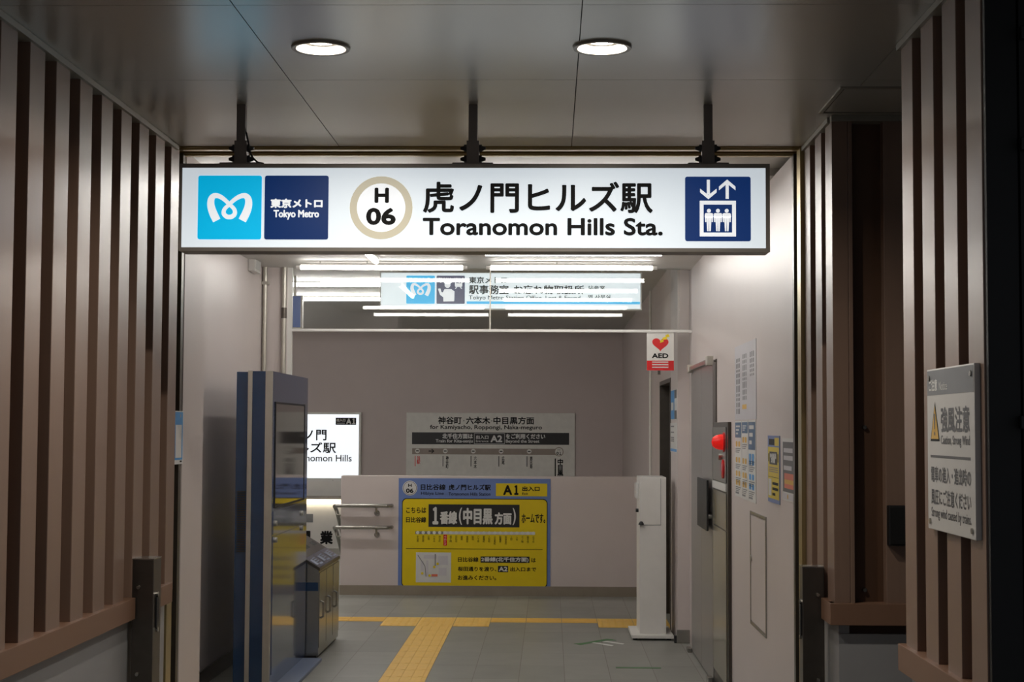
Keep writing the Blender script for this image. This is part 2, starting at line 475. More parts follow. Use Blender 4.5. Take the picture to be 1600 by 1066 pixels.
# black end of the right wall
w = struct('wall_right', box(1.148, 1.75, 4.02, 4.95, 0, 3.4), m_blackm)
struct('cover_plate', box(1.089, 1.168, 4.005, 4.026, 0, 3.4, bev=0.002), m_blackm, w)
struct('cover_plate', box(1.172, 1.75, 4.0, 4.02, 0, 3.4, bev=0.002), m_blackm, w)
for py in (52, 225, 660):
    q = P(1597, py, 3.99)
    struct('hinge_block', box(q.x - 0.006, q.x + 0.05, 3.975, 4.0, q.z - 0.016, q.z + 0.016, bev=0.003), m_black, w)

# shutter slot over the opening and its side guides
w = struct('trim_1', box(-2.3, 1.4, 6.775, 6.875, ZC - 0.004, ZC + 0.25), m_dkgold)
struct('slot_lip', box(-2.3, 1.4, 6.80, 6.835, ZC - 0.010, ZC - 0.004), m_gold, w)
w = struct('trim_2', box(-2.3, 1.4, 6.925, 7.01, ZC - 0.004, ZC + 0.25), m_dkgold)
struct('slot_lip', box(-2.3, 1.4, 6.95, 6.985, ZC - 0.010, ZC - 0.004), m_gold, w)
struct('ceiling', box(-2.4, 1.5, 6.775, 7.01, ZC + 0.25, ZC + 0.35), m_black)
struct('wall_front', box(-2.4, 1.4, 7.01, 7.65, 2.878, 3.1), m_ceil_in)
def guide(name, x, s):
    g = struct(name, box(x, x + s * 0.10, 6.77, 6.80, 0, ZC - 0.004), m_gold)
    struct('guide_lip', box(x, x + s * 0.022, 6.80, 6.86, 0, ZC - 0.004), m_gold, g)
    struct('guide_groove', box(x + s * 0.022, x + s * 0.1, 6.80, 6.93, 0, ZC - 0.004), m_black, g)
    struct('guide_back_lip', box(x - s * 0.004, x + s * 0.022, 6.93, 6.975, 0, ZC - 0.004), m_dksteel, g)
guide('trim_3', -1.618, -1)
guide('trim_4', 1.056, 1)

# ------------------------------------------------------------------ entrance hall walls
w = struct('wall_left', box(-2.5, -1.612, 6.985, 7.40, 0, ZI), m_wall)
struct('wall_left', box(-2.3, -2.19, 7.40, G_Y + 0.05, 0, ZI), m_wall)
struct('baseboard_left', box(-2.19, -2.178, 7.47, G_Y, 0, 0.1), m_dksteel)
struct('wall_left', box(-2.19, -2.0, G_Y - 0.03, G_Y + 0.05, 0, ZI), m_wall)
struct('wall_right', box(1.066, 1.25, 6.98, 12.33, 0, ZI), m_wall)
w = struct('wall_right', box(0.977, 1.25, 12.33, 13.04, 0, 2.97), m_wall)
struct('baseboard_right', box(0.966, 1.066, 12.30, 12.33, 0, 0.10, bev=0.004), m_steel)
# opening in the concourse right wall
wr = struct('wall_right', box(0.977, 1.25, 14.30, 22, 0, 2.97), m_walld)
struct('wall_piece', box(0.977, 1.25, 13.04, 14.30, 2.045, 2.97), m_walld, wr)
d = struct('door_2', box(1.10, 1.16, 13.04, 14.30, 0, 2.045), m_dksteel)
struct('door_frame', box(0.972, 1.1, 13.04, 13.075, 0, 2.045), m_dksteel, d)
struct('door_frame', box(0.972, 1.1, 14.265, 14.30, 0, 2.045), m_dksteel, d)
struct('door_frame', box(0.972, 1.1, 13.075, 14.265, 2.01, 2.045), m_dksteel, d)
struct('wall_back', box(-7, 1.25, 21.8, 22, -0.5, 2.97), m_walld)
struct('wall_left', box(-7, -6.9, G_Y, 21.8, 0, 2.97), m_walld)
struct('wall_front', box(-7, 1.25, G_Y + 0.03, G_Y + 0.08, ZI, 2.97), m_ceil_in)
struct('wall_left', box(-7, -2.3, G_Y + 0.0, G_Y + 0.08, 0, 2.97), m_walld)

# smoke screen of glass under the ceiling
zb = P(700, 517.5, G_Y).z
g = struct('window_1', box(-1.965, 1.066, G_Y - 0.022, G_Y + 0.022, zb - 0.006, zb + 0.014, bev=0.002), m_white)
xm = P(766, 460, G_Y).x
struct('pane', box(-1.965, xm - 0.003, G_Y - 0.004, G_Y + 0.004, zb + 0.014, ZI), m_glass, g)
struct('pane', box(xm + 0.003, 0.975, G_Y - 0.004, G_Y + 0.004, zb + 0.014, ZI), m_glass, g)
struct('joint_strip', box(xm - 0.005, xm + 0.005, G_Y - 0.008, G_Y + 0.008, zb + 0.014, ZI), m_silver, g)
struct('end_post', box(-2.0, -1.965, G_Y - 0.022, G_Y + 0.022, 0, ZI), m_white, g)

# low wall round the stairwell
w = struct('wall_middle', box(-2.045, 0.99, 15.66, 15.82, 0, 1.158, bev=0.006), m_wall)
struct('baseboard_middle', box(-2.05, 0.98, 15.645, 15.66, 0, 0.095), m_stone)

# ------------------------------------------------------------------ main sign over the entrance
S_Y = 5.86
x0, x1 = P(279.8, 324, S_Y).x, P(1203, 324, S_Y).x
z1, z0 = P(740, 255.8, S_Y).z, P(740, 393, S_Y).z
sign = thing('station_sign', 'long lit white station name sign hung across the entrance on three dark posts', 'sign', ((x0 + x1) / 2, S_Y + 0.06, z0))
part('housing', box(x0, x1, S_Y + 0.012, S_Y + 0.125, z0, z1, bev=0.004), m_frame, sign)
pn = facing(S_Y, 283.8, 262.2, 1196.6, 387.2)
bm = BM()
fx0, fx1 = P(283.8, 324, S_Y).x, P(1196.6, 324, S_Y).x
fz1, fz0 = P(740, 262.2, S_Y).z, P(740, 387.2, S_Y).z
add_box(bm, x0, x1, S_Y, S_Y + 0.012, fz1, z1); add_box(bm, x0, x1, S_Y, S_Y + 0.012, z0, fz0)
add_box(bm, x0, fx0, S_Y, S_Y + 0.012, fz0, fz1); add_box(bm, fx1, x1, S_Y, S_Y + 0.012, fz0, fz1)
part('front_frame', bm, m_frame, sign)
face_ = part('face', box(fx0, fx1, S_Y + 0.006, S_Y + 0.0115, fz0, fz1), m_face, sign)
PWY = -0.0055      # faces sit behind the frame lip
def w_(k): return PWY + 0.0006 * k
def emblem(p, X, Y, k, name, m, w):
    """heart-shaped M ribbon; crop coordinates scaled by k about X, Y"""
    ctl = [(225, 376, 41), (206, 338, 41), (194, 300, 38), (195, 268, 34), (209, 250, 28), (234, 251, 24), (262, 268, 21), (290, 294, 19), (314, 318, 20), (317, 342, 22), (302, 356, 23),
           (289, 358, 23), (276, 356, 23), (261, 342, 22), (264, 318, 20), (288, 294, 19), (316, 268, 21), (347, 251, 24), (372, 250, 28), (386, 268, 34), (387, 300, 38), (375, 338, 41), (356, 376, 41)]
    pts = []; wd_ = []
    n = len(ctl)
    for i in range(n - 1):
        a, b, c, d_ = ctl[max(i - 1, 0)], ctl[i], ctl[i + 1], ctl[min(i + 2, n - 1)]
        for t in (0, .25, .5, .75):
            v = [0.5 * (2 * b[q] + (c[q] - a[q]) * t + (2 * a[q] - 5 * b[q] + 4 * c[q] - d_[q]) * t * t + (3 * b[q] - a[q] - 3 * c[q] + d_[q]) * t ** 3) for q in range(3)]
            pts.append((X + (v[0] - 290.5) * k, Y + (v[1] - 309) * k)); wd_.append(v[2] * k)
    v = ctl[-1]; pts.append((X + (v[0] - 290.5) * k, Y + (v[1] - 309) * k)); wd_.append(v[2] * k)
    p.stroke(name, m, pts, wd_, w)
s3 = 1 / 3.2653
pn.rect('emblem_panel', m_lcyan, 308.9, 274.4, 409.3, 374.6, w_(1), 3.5)
emblem(pn, 359.1, 324.5, s3, 'emblem', m_lwhite, w_(2))
pn.rect('operator_panel', m_lnavy, 413.9, 274.4, 514.4, 374.6, w_(1), 3.5)
pn.text('operator_lettering', m_lwhite, '東京メトロ', 423.1, 310.5, 505.2, 325.4, w_(2), 0.75)
pn.text('operator_lettering', m_lwhite, 'Tokyo Metro', 428.2, 328.3, 499.8, 343.6, w_(2), 0.5)
pn.ring('line_ring', m_ring, 597.1, 324.6, 49.4, 38.0, w_(1))
pn.disc('line_disc', m_lwhite, 597.1, 324.6, 38.0, w_(1))
pn.text('lettering', m_text, 'H', 586.6, 293.2, 609.2, 317.2, w_(2), 1.4)
pn.text('lettering', m_text, '06', 573.6, 324.8, 620.2, 351.8, w_(2), 1.6)
pn.text('lettering', m_text, '虎ノ門ヒルズ駅', 662.6, 283.4, 1021.5, 332.8, w_(2), 1.2)
pn.text('lettering', m_text, 'Toranomon Hills Sta.', 662.6, 340.0, 1036.8, 367.6, w_(2), 1.0)
pn.rect('lift_panel', m_lnavy2, 1071.5, 275.5, 1173.5, 376.2, w_(1), 3.5)
def lx(x): return 740 + x / 3.0769
def ly(y): return 230 + y / 3.0769
def lp(pts): return [(lx(x), ly(y)) for x, y in pts]
n_ = 'lift_pictogram'
pn.poly(n_, m_lwhite, lp([(1124, 155), (1139, 155), (1139, 226), (1124, 226)]), w_(2))
pn.poly(n_, m_lwhite, lp([(1092, 198), (1092, 216), (1131.5, 249), (1131.5, 229)]), w_(3))
pn.poly(n_, m_lwhite, lp([(1171, 198), (1171, 216), (1131.5, 249), (1131.5, 229)]), w_(3))
pn.poly(n_, m_lwhite, lp([(1214, 176), (1229, 176), (1229, 247), (1214, 247)]), w_(2))
pn.poly(n_, m_lwhite, lp([(1182, 206), (1182, 188), (1221.5, 154), (1221.5, 174)]), w_(3))
pn.poly(n_, m_lwhite, lp([(1261, 206), (1261, 188), (1221.5, 154), (1221.5, 174)]), w_(3))
pn.frame(n_, m_lwhite, lx(1090), ly(256), lx(1263), ly(427), 6.0, w_(2))
for cx in (1134, 1177, 1219):
    pn.disc(n_, m_lwhite, lx(cx), ly(304), 3.1, w_(2), 20)
    pn.rect(n_, m_lwhite, lx(cx - 20), ly(315), lx(cx + 20), ly(338), w_(2), 2.4)
    for s in (-1, 1):
        pn.poly(n_, m_lwhite, lp([(cx + s * 20, 330), (cx + s * 13.5, 330), (cx + s * 12.5, 358), (cx + s * 18.5, 358)]), w_(2))
        pn.poly(n_, m_lwhite, lp([(cx + s * 12.5, 332), (cx, 332), (cx + s * 1.5, 402), (cx + s * 8.5, 402)]), w_(2))
pn.finish(sign, face_, {'emblem_panel': (['emblem_panel', 'emblem'], 'cyan panel with the white ribbon emblem'), 'operator_panel': (['operator_panel', 'operator_lettering'], 'navy panel with white operator name'),
    'line_ring': (['line_ring'], 'taupe line number ring'), 'lift_panel': (['lift_panel', 'lift_pictogram'], 'dark blue lift pictogram panel')})
for px in (374.5, 738.5, 1107.5):
    xc = P(px, 200, S_Y).x
    h = part('hanger_post', box(xc - 0.0165, xc + 0.0165, S_Y + 0.022, S_Y + 0.055, z1 + 0.005, ZC, bev=0.002), m_post, sign)
    part('bracket', add_box(box(xc - 0.075, xc + 0.075, S_Y + 0.01, S_Y + 0.1, z1, z1 + 0.006), xc - 0.023, xc + 0.023, S_Y + 0.02, S_Y + 0.062, z1 + 0.006, z1 + 0.09), m_post, h)
    for s in (-1, 1):
        for py in (229, 246):
            zz = P(px, py, S_Y).z; bm = BM()
            add_cyl(bm, (xc + s * 0.022, S_Y + 0.04, zz), (xc + s * 0.033, S_Y + 0.04, zz), 0.014, 6)
            add_cyl(bm, (xc + s * 0.033, S_Y + 0.04, zz), (xc + s * 0.047, S_Y + 0.04, zz), 0.010, 12, 0.005)
            part('bolt', bm, m_black, h)
q = [P(x, y, S_Y + 0.03) for x, y in ((381, 202), (385, 208), (388, 222), (390, 236), (395, 247), (402, 253.5), (412, 256))]
part('cable', add_tube(add_cyl(BM(), P(382.5, 198, S_Y + 0.03), P(382.5, 206, S_Y + 0.03), 0.003, 8, 0.006), q, 0.0035), m_rubber, sign)

# ------------------------------------------------------------------ downlights in the porch ceiling
def downlight(x, y, label):
    t = thing('downlight', label, 'ceiling light', (x, y, ZC), 'round downlights in the porch ceiling')
    part('rim', add_lathe(BM(), (x, y, ZC), [(0.093, 0.0), (0.093, -0.007), (0.090, -0.009), (0.078, -0.0075), (0.0745, -0.003), (0.0745, 0.004)], 48), m_trimc, t, smooth=True)
    part('reflector', add_lathe(BM(), (x, y, ZC), [(0.0745, 0.002), (0.069, 0.008), (0.062, 0.0135), (0.054, 0.018), (0.0515, 0.019)], 48), m_refl, t, smooth=True)
    part('baffle', add_lathe(BM(), (x, y, ZC), [(0.0515, 0.019), (0.0505, 0.0158), (0.043, 0.0158), (0.0405, 0.021)], 48), m_dgrey, t, smooth=True)
    bm = BM(); vv = [bm.verts.new((x + 0.041 * math.cos(2 * PI * k / 32), y + 0.041 * math.sin(2 * PI * k / 32), ZC + 0.020)) for k in range(32)]
    f = bm.faces.new(vv); f.normal_update()
    if f.normal.z > 0: f.normal_flip()
    part('lamp', bm, m_lamp, t, fix=False)
downlight(*LIGHTS[0], 'left of the two round downlights in the porch ceiling')
downlight(*LIGHTS[1], 'right of the two round downlights, crossed by a ceiling joint')
# ceiling access hatch over the recess
t = thing('ceiling_hatch', 'dark framed access hatch in the ceiling at the right', 'hatch', (1.6, 5.8, ZC))
hx0, hx1, hy0, hy1 = 1.012, 2.05, 5.575, 6.03
part('panel', box(hx0 + .02, hx1 - .02, hy0 + .02, hy1 - .02, ZC - 0.004, ZC), m_ceil, t)
bm = BM()
for a in ((hx0, hx1, hy0, hy0 + .014), (hx0, hx1, hy1 - .014, hy1), (hx0, hx0 + .014, hy0 + .014, hy1 - .014), (hx1 - .014, hx1, hy0 + .014, hy1 - .014)):
    add_box(bm, *a, ZC - 0.007, ZC)
part('frame', bm, m_trimc, t)
bm = BM()
for a in ((hx0 + .014, hx1 - .014, hy0 + .014, hy0 + .02), (hx0 + .014, hx1 - .014, hy1 - .02, hy1 - .014), (hx0 + .014, hx0 + .02, hy0 + .02, hy1 - .02), (hx1 - .02, hx1 - .014, hy0 + .02, hy1 - .02)):
    add_box(bm, *a, ZC - 0.003, ZC)
part('gap_seal', bm, m_joint, t)

# steel covers over the shutter guides
def guide_cover(label, xa, xb, y0, y1, zt, s):
    """xa = wall side, xb = passage side"""
    t = thing('guide_cover', label, 'metal cover', ((xa + xb) / 2, (y0 + y1) / 2, 0), 'steel covers at the feet of the shutter guides')
    part('body', box(xa, xb, y0, y1, 0, zt, bev=0.003), m_dksteel, t)
    part('cap', box(xa, xb + s * .001, y0 - .001, y1 + .001, zt, zt + 0.005), m_steel, t)
    xm_ = xa + (xb - xa) * 0.30
    for z in (zt - 0.105, zt - 0.435):
        part('screw', add_cyl(BM(), (xm_, y0 - 0.007, z), (xm_, y0, z), 0.007, 12, 0.009), m_steel, t)
    yc = (y0 + y1) / 2 - 0.01
    h = part('latch', box(xb, xb + s * 0.007, yc - 0.016, yc + 0.016, zt - 0.262, zt - 0.145, bev=0.003), m_black, t)
    for z in (zt - 0.135, zt - 0.27):
        part('latch_screw', add_cyl(BM(), (xb, yc, z), (xb + s * 0.009, yc, z), 0.010, 12), m_steel, h)
guide_cover('dark steel cover box against the left slatted wall', -1.60, -1.518, 6.135, 6.255, 1.12, 1)
guide_cover('dark steel cover box at the right edge of the opening', 1.07, 0.985, 6.31, 6.385, 1.092, -1)

# ------------------------------------------------------------------ notice plate on the near right slats
ya, yb = PX(1449.5, 700, XR - 0.015).y, PX(1523.5, 700, XR - 0.015).y
zt_ = (PX(1449.5, 577.5, XR - 0.015).z + PX(1522, 568, XR - 0.015).z) / 2
zb_ = (PX(1449.5, 826, XR - 0.015).z + PX(1522, 843, XR - 0.015).z) / 2
t = thing('notice_sign', 'white notice plate with yellow warning triangle screwed to the right slats', 'sign', (XR - 0.01, (ya + yb) / 2, zb_))
host = part('plate', box(XR - 0.015, XR, ya, yb, zb_, zt_, bev=0.002), m_alu, t)
pn = on_side(XR - 0.015, ya, yb, zt_, zb_, -1)
k = 0.0006
pn.rect('header_band', m_grey, 1, 1, 99, 16.3, k)
pn.text('header_lettering', m_paper, 'ご注意', 5, 6.5, 24, 13.8, 2 * k, 0.25)
pn.text('header_lettering', m_paper, 'Notice', 28, 8.5, 46, 13.6, 2 * k)
pn.poly('warning_triangle', m_text, [(18, 20.5), (28.2, 45), (7.4, 45)], k)
pn.poly('warning_triangle#y', m_orange, [(18, 23.0), (26.4, 43.6), (9.4, 43.6)], 2 * k)
pn.poly('lettering', m_dgrey, [(16.6, 28), (19.4, 28), (18.8, 37.5), (17.2, 37.5)], 3 * k)
pn.disc('lettering', m_dgrey, 18, 40.3, 1.3, 3 * k, 16)
pn.text('lettering', m_text, '強風注意', 31, 23.8, 90.5, 39.6, k, 0.45)
pn.text('lettering', m_text, 'Caution, Strong Wind', 31, 41.2, 90.5, 48.4, k, 0.12)
pn.rect('lettering', m_text, 7, 53.6, 92, 55.2, k)
pn.text('lettering', m_text, '電車の進入・進出時の', 8, 60.5, 92, 70.5, k, 0.25)
pn.text('lettering', m_text, '風圧にご注意ください', 8, 74.3, 92, 84.3, k, 0.25)
pn.text('lettering', m_text, 'Strong wind caused by trains.', 8, 86, 92, 93.8, k, 0.12)
pn.finish(t, host, {'warning_triangle': (['warning_triangle', 'warning_triangle#y'], 'yellow warning triangle')})
for y in (ya - 0.03, yb + 0.03):
    for z in (zt_ - 0.025, zb_ + 0.022):
        part('screw', add_cyl(BM(), (XR - 0.019, y, z), (XR - 0.015, y, z), 0.008, 12), m_steel, t)

# ------------------------------------------------------------------ blue information kiosk
KX0, KX1, KY0, KY1, KZ = -1.956, -1.727, 9.88, 11.32, 1.977
t = thing('information_kiosk', 'tall blue information kiosk with a dark screen, standing by the left wall', 'kiosk', ((KX0 + KX1) / 2, (KY0 + KY1) / 2, 0))
def kx(px): return P(px, 800, KY0).x
part('base_plate', box(KX0 - 0.02, -1.59, KY0 + 0.02, KY1 - 0.08, 0, 0.022, bev=0.006), mat('light_slate_paint', (112, 124, 148), 0.35), t)
part('rear_casing', box(kx(366), kx(385), KY0 + 0.02, KY1, 0.022, KZ - 0.004, bev=0.004), m_navy, t)
bm = BM()
za, zc_ = P(377, 863, KY0).z, P(377, 766, KY0).z
for i in range(26):
    z = za + (zc_ - za) * i / 26
    add_box(bm, kx(369.5), kx(382), KY0 + 0.014, KY0 + 0.0205, z, z + (zc_ - za) / 26 * 0.55)
part('vent_louvre', bm, m_black, t)
part('silver_edge', box(kx(385), kx(392), KY0 - 0.006, KY0 + 0.05, 0.022, KZ + 0.002, bev=0.002), m_silver, t)
part('body', box(kx(385), KX1, KY0 + 0.004, KY1, 0.022, KZ, bev=0.004), m_navy, t)
part('silver_edge', box(kx(412.5), KX1 + 0.004, KY0 - 0.006, KY0 + 0.03, 0.022, KZ + 0.002, bev=0.002), m_silver, t)
xf = KX1 + 0.006
fp = part('front_panel', box(KX1, xf, KY0 + 0.03, KY1, 0.022, KZ, bev=0.002), m_navy2, t)
y_a, y_b = PX(429.5, 700, xf).y, PX(474.5, 700, xf).y
z_a, z_b = PX(429.5, 631, xf).z, PX(429.5, 791, xf).z
part('screen', box(xf, xf + 0.003, y_a, y_b, z_b, z_a), m_screen, t)
bm = BM()
for a in ((y_a - .012, y_b + .012, z_a, z_a + .012), (y_a - .012, y_b + .012, z_b - .012, z_b), (y_a - .012, y_a, z_b, z_a), (y_b, y_b + .012, z_b, z_a)):
    add_box(bm, xf, xf + 0.006, *a)
part('screen_bezel', bm, m_black, t)
zs = PX(425, 838, xf).z
part('upper_door', box(xf, xf + 0.003, KY0 + 0.06, KY1 - 0.02, zs + 0.004, z_b - 0.03, bev=0.001), m_navy2, t)
dr = part('lower_door', box(xf, xf + 0.003, KY0 + 0.06, KY1 - 0.02, 0.10, zs - 0.004, bev=0.001), m_navy2, t)
for py0, py1 in ((818, 802), (844, 825)):
    for px, py in ((430, py0), (471, py1)):
        q = PX(px, py, xf + 0.003)
        part('lock', add_cyl(BM(), q, q + Vector((0.012, 0, 0)), 0.017, 16), m_silver, t, smooth=True)

# ------------------------------------------------------------------ recycling bin
BY0, BY1, BX = 11.34, 12.40, -1.632
t = thing('recycling_bin', 'low stainless recycling bin with sloping top and three doors, behind the kiosk', 'bin', (-1.76, 11.86, 0))
part('body', add_prism(BM(), [(-1.895, 0.022), (BX, 0.022), (BX, 0.622), (-1.895, 0.775)], BY0, BY1), m_steel, t)
part('plinth', box(-1.88, BX - 0.015, BY0 + 0.012, BY1 - 0.012, 0, 0.022), m_black, t)
sl = Vector((-1.895 - BX, 0, 0.775 - 0.622)); nrm = Vector((0.153, 0, 0.263)).normalized()
host = part('top_panel', add_prism(BM(), [(BX + 0.008, 0.615), (BX + 0.008, 0.637), (-1.895, 0.800), (-1.895, 0.778)], BY0 - 0.008, BY1 + 0.008), m_dksteel, t)
part('navy_band', box(-1.89, BX - 0.004, BY0 - 0.003, BY0, 0.475, 0.535), m_lgrey4 if False else m_navy, t)
w3 = (BY1 - BY0) / 3
top = Panel((BX + 0.008, BY0 - 0.008, 0.637), (0, BY1 - BY0 + 0.016, 0), (-1.895 - BX - 0.008, 0, 0.163), nrm, (0, 0, 3, 1))
for i in range(3):
    top.rect('label_strip', m_navy2, i + 0.03, 0.03, i + 0.97, 0.40, 0.001)
    top.rect('label_print', m_soft, i + 0.12, 0.10, i + 0.40, 0.30, 0.002)
    top.rect('label_print', m_soft, i + 0.46, 0.07, i + 0.86, 0.12, 0.002)
    for v in (0.17, 0.23, 0.29):
        top.rect('label_print', m_soft, i + 0.46, v, i + 0.80, v + 0.025, 0.002)
    top.rect('slot', m_black, i + 0.22, 0.60, i + 0.78, 0.74, 0.001, 0.06)
top.finish(t, host)
for i in range(3):
    a, b = BY0 + w3 * i + 0.012, BY0 + w3 * (i + 1) - 0.012
    d = part('door', box(BX, BX + 0.006, a, b, 0.075, 0.60, bev=0.002), m_steel, t)
    yh = a + 0.05
    part('handle', add_tube(BM(), [(BX + .006, yh, .40), (BX + .026, yh, .39), (BX + .028, yh, .34), (BX + .026, yh, .29), (BX + .006, yh, .28)], 0.008), m_steel, d, smooth=True)

# ------------------------------------------------------------------ tube lights of the entrance hall
HT = EYE.z + 1.165
def tube_light(name, x0, x1, y, z, zc, label, group, mt, along='x', r=0.0175):
    t = thing(name, label, 'tube light', ((x0 + x1) / 2, y, z - r) if along == 'x' else (x0, (y + x1) / 2, z - r), group)
    if along == 'x':
        A, B = Vector((x0, y, z)), Vector((x1, y, z))
    else:
        A, B = Vector((x0, y, z)), Vector((x0, x1, z))
    u = (B - A).normalized(); side = Vector((0, 0.02, 0)) if along == 'x' else Vector((0.02, 0, 0))
    part('diffuser', add_cyl(BM(), A, B, r, 14), mt, t, smooth=True)
    bm = BM(); add_cyl(bm, A - u * 0.035, A, r * 0.86, 14); part('end_cap', bm, m_white, t)
    bm = BM(); add_cyl(bm, B, B + u * 0.035, r * 0.86, 14); part('end_cap', bm, m_white, t)
    lo, hi = A - side + Vector((0, 0, r * .8)), B + side + Vector((0, 0, r * .8 + 0.012))
    part('housing', box(lo.x, hi.x, lo.y, hi.y, lo.z, hi.z), m_white, t)
    for f in (0.12, 0.41, 0.88):
        q = A.lerp(B, f); part('hanger', add_cyl(BM(), (q.x, q.y, hi.z), (q.x, q.y, zc), 0.0035, 6), m_white, t)
    return t
G_T = 'white tube lights hung in rows under the entrance hall ceiling'
ra, rb = P(767, 419, 11.6).x, P(1019, 419, 11.6).x
la, lb = P(470, 418, 11.6).x, P(723, 418, 11.6).x
tr = tube_light('tube_light', ra, rb, 11.6, HT, ZI, 'right one of the two glowing tube lights just below the main sign', G_T, m_tube)
for y in (10.64, 9.67, 8.70, 7.74):
    dup(tr, (tr.location.x, y, tr.location.z), 'glowing tube light of the right row, seen as a reflection in the glass screen')
tl = tube_light('tube_light', la, lb, 11.6, HT, ZI, 'left one of the two glowing tube lights just below the main sign', G_T, m_tube)
for y in (8.70, 7.74):
    dup(tl, (tl.location.x, y, tl.location.z), 'glowing tube light of the left row, seen as a reflection in the glass screen')
tube_light('tube_light', -1.232, 11.2, 10.0, HT, ZI, 'short slanting tube light end showing under the left part of the main sign', G_T, m_tube, along='y')
G_H = 'tube lights of the concourse behind the glass'
for y, py, lab in ((14.5, 444.7, 'upper tube light glowing behind the glass, left of the office sign'), (16.1, 467.3, 'lower tube light glowing behind the glass, left of the office sign')):
    z = P(520, py, y).z
    tube_light('tube_light', -5.6, P(640, py, y).x, y, z, 2.965, lab, G_H, m_htube)

# ------------------------------------------------------------------ office sign behind the glass
O_Y = 13.0
pn = facing(O_Y, 593.5, 425.6, 1003.2, 484.6)
a, b = pn.O.x, pn.O.x + pn.U.x; z1o, z0o = pn.O.z, pn.O.z + pn.V.z
t = thing('office_sign', 'pale lit station office sign hanging behind the glass screen', 'sign', ((a + b) / 2, O_Y + 0.06, z0o))
part('housing', box(a, b, O_Y + 0.002, O_Y + 0.12, z0o, z1o, bev=0.004), m_white, t)
host = part('face', box(a + 0.01, b - 0.014, O_Y, O_Y + 0.002, z0o + 0.012, z1o - 0.008), m_face2, t)
for f in (0.15, 0.85): part('hanger', add_cyl(BM(), (a + (b - a) * f, O_Y + .06, z1o), (a + (b - a) * f, O_Y + .06, 2.965), 0.012, 10), m_white, t)
k = 0.0008
pn.rect('emblem_panel', m_lcyan2, 635, 431, 679.8, 475.2, k, 1.5)
emblem(pn, 657.4, 453, 0.1375, 'emblem', m_lwhite, 2 * k)
pn.rect('staff_panel', m_lgrey2, 682.4, 431, 726.7, 475.2, k, 1.5)
def ox(x): return 430 + x / 4.635
def oy(y): return 390 + y / 4.635
n_ = 'staff_pictogram'
pn.disc(n_, m_lwhite, ox(1249), oy(258), 4.6, 2 * k, 20)
pn.poly(n_, m_lwhite, [(ox(1224), oy(247)), (ox(1224), oy(234)), (ox(1276), oy(231)), (ox(1274), oy(249))], 2 * k)
pn.poly(n_, m_lwhite, [(ox(1217), oy(310)), (ox(1228), oy(288)), (ox(1276), oy(288)), (ox(1300), oy(305)), (ox(1298), oy(376)), (ox(1220), oy(378))], 2 * k)
pn.poly(n_, m_lwhite, [(ox(1217), oy(312)), (ox(1224), oy(350)), (ox(1196), oy(330)), (ox(1180), oy(286)), (ox(1198), oy(284)), (ox(1206), oy(312))], 2.2 * k)
pn.rect(n_, m_lwhite, ox(1303), oy(226), ox(1356), oy(272), 2 * k, 1.6)
pn.rect('staff_pictogram_detail', m_lgrey2, ox(1310), oy(233), ox(1349), oy(246), 3 * k)
for s in (-1, 1): pn.poly(n_, m_lwhite, [(ox(1329 + 10 * s), oy(272)), (ox(1329 + 17 * s), oy(272)), (ox(1329 + 27 * s), oy(286)), (ox(1329 + 18 * s), oy(286))], 2 * k)
pn.text('lettering', m_lgrey4, '東京メトロ', 733, 432.6, 792.4, 443.2, k, 0.3)
pn.text('lettering', m_lgrey4, '駅事務室', 733, 445.4, 795.2, 460.0, k, 0.35)
pn.text('lettering', m_lgrey4, 'お忘れ物取扱所', 803, 445.6, 913, 459.8, k, 0.35)
pn.text('lettering', m_lgrey4, 'Tokyo Metro Station Office, Lost & Found', 733, 461.8, 907, 470.0, k, 0.1)
pn.text('lettering', m_lgrey4, '站务室', 919, 446, 945.5, 453.2, k, 0.15)
pn.text('lettering', m_lgrey4, '역 사무실', 919, 460.2, 954, 467.2, k, 0.15)
pn.rect('blue_line', m_lcyan2, 729.6, 471.2, 1000, 475.2, k)
pn.finish(t, host, {'emblem_panel': (['emblem_panel', 'emblem'], 'sky blue emblem panel'), 'staff_panel': (['staff_panel', 'staff_pictogram', 'staff_pictogram_detail'], 'dark grey panel with white staff pictogram')})
# blue sign edge behind the glass at the far left
pn = facing(14.0, 447, 462, 472.5, 513.5)
a, b = pn.O.x, pn.O.x + pn.U.x
t = thing('hanging_sign', 'blue hanging sign with white edge behind the glass at the far left', 'sign', ((a + b) / 2, 14.03, pn.O.z + pn.V.z))
part('housing', box(a, b, 14.0, 14.06, pn.O.z + pn.V.z, pn.O.z), m_white, t)
pn.rect('blue_face', glow('lit_blue', (72, 92, 140), 0.4), 447, 463, 469.5, 511.5, 0.001); pn.finish(t, None, {'blue_face': (['blue_face'], None)})
part('hanger', add_cyl(BM(), ((a + b) / 2, 14.03, pn.O.z), ((a + b) / 2, 14.03, 2.965), 0.012, 10), m_white, t)

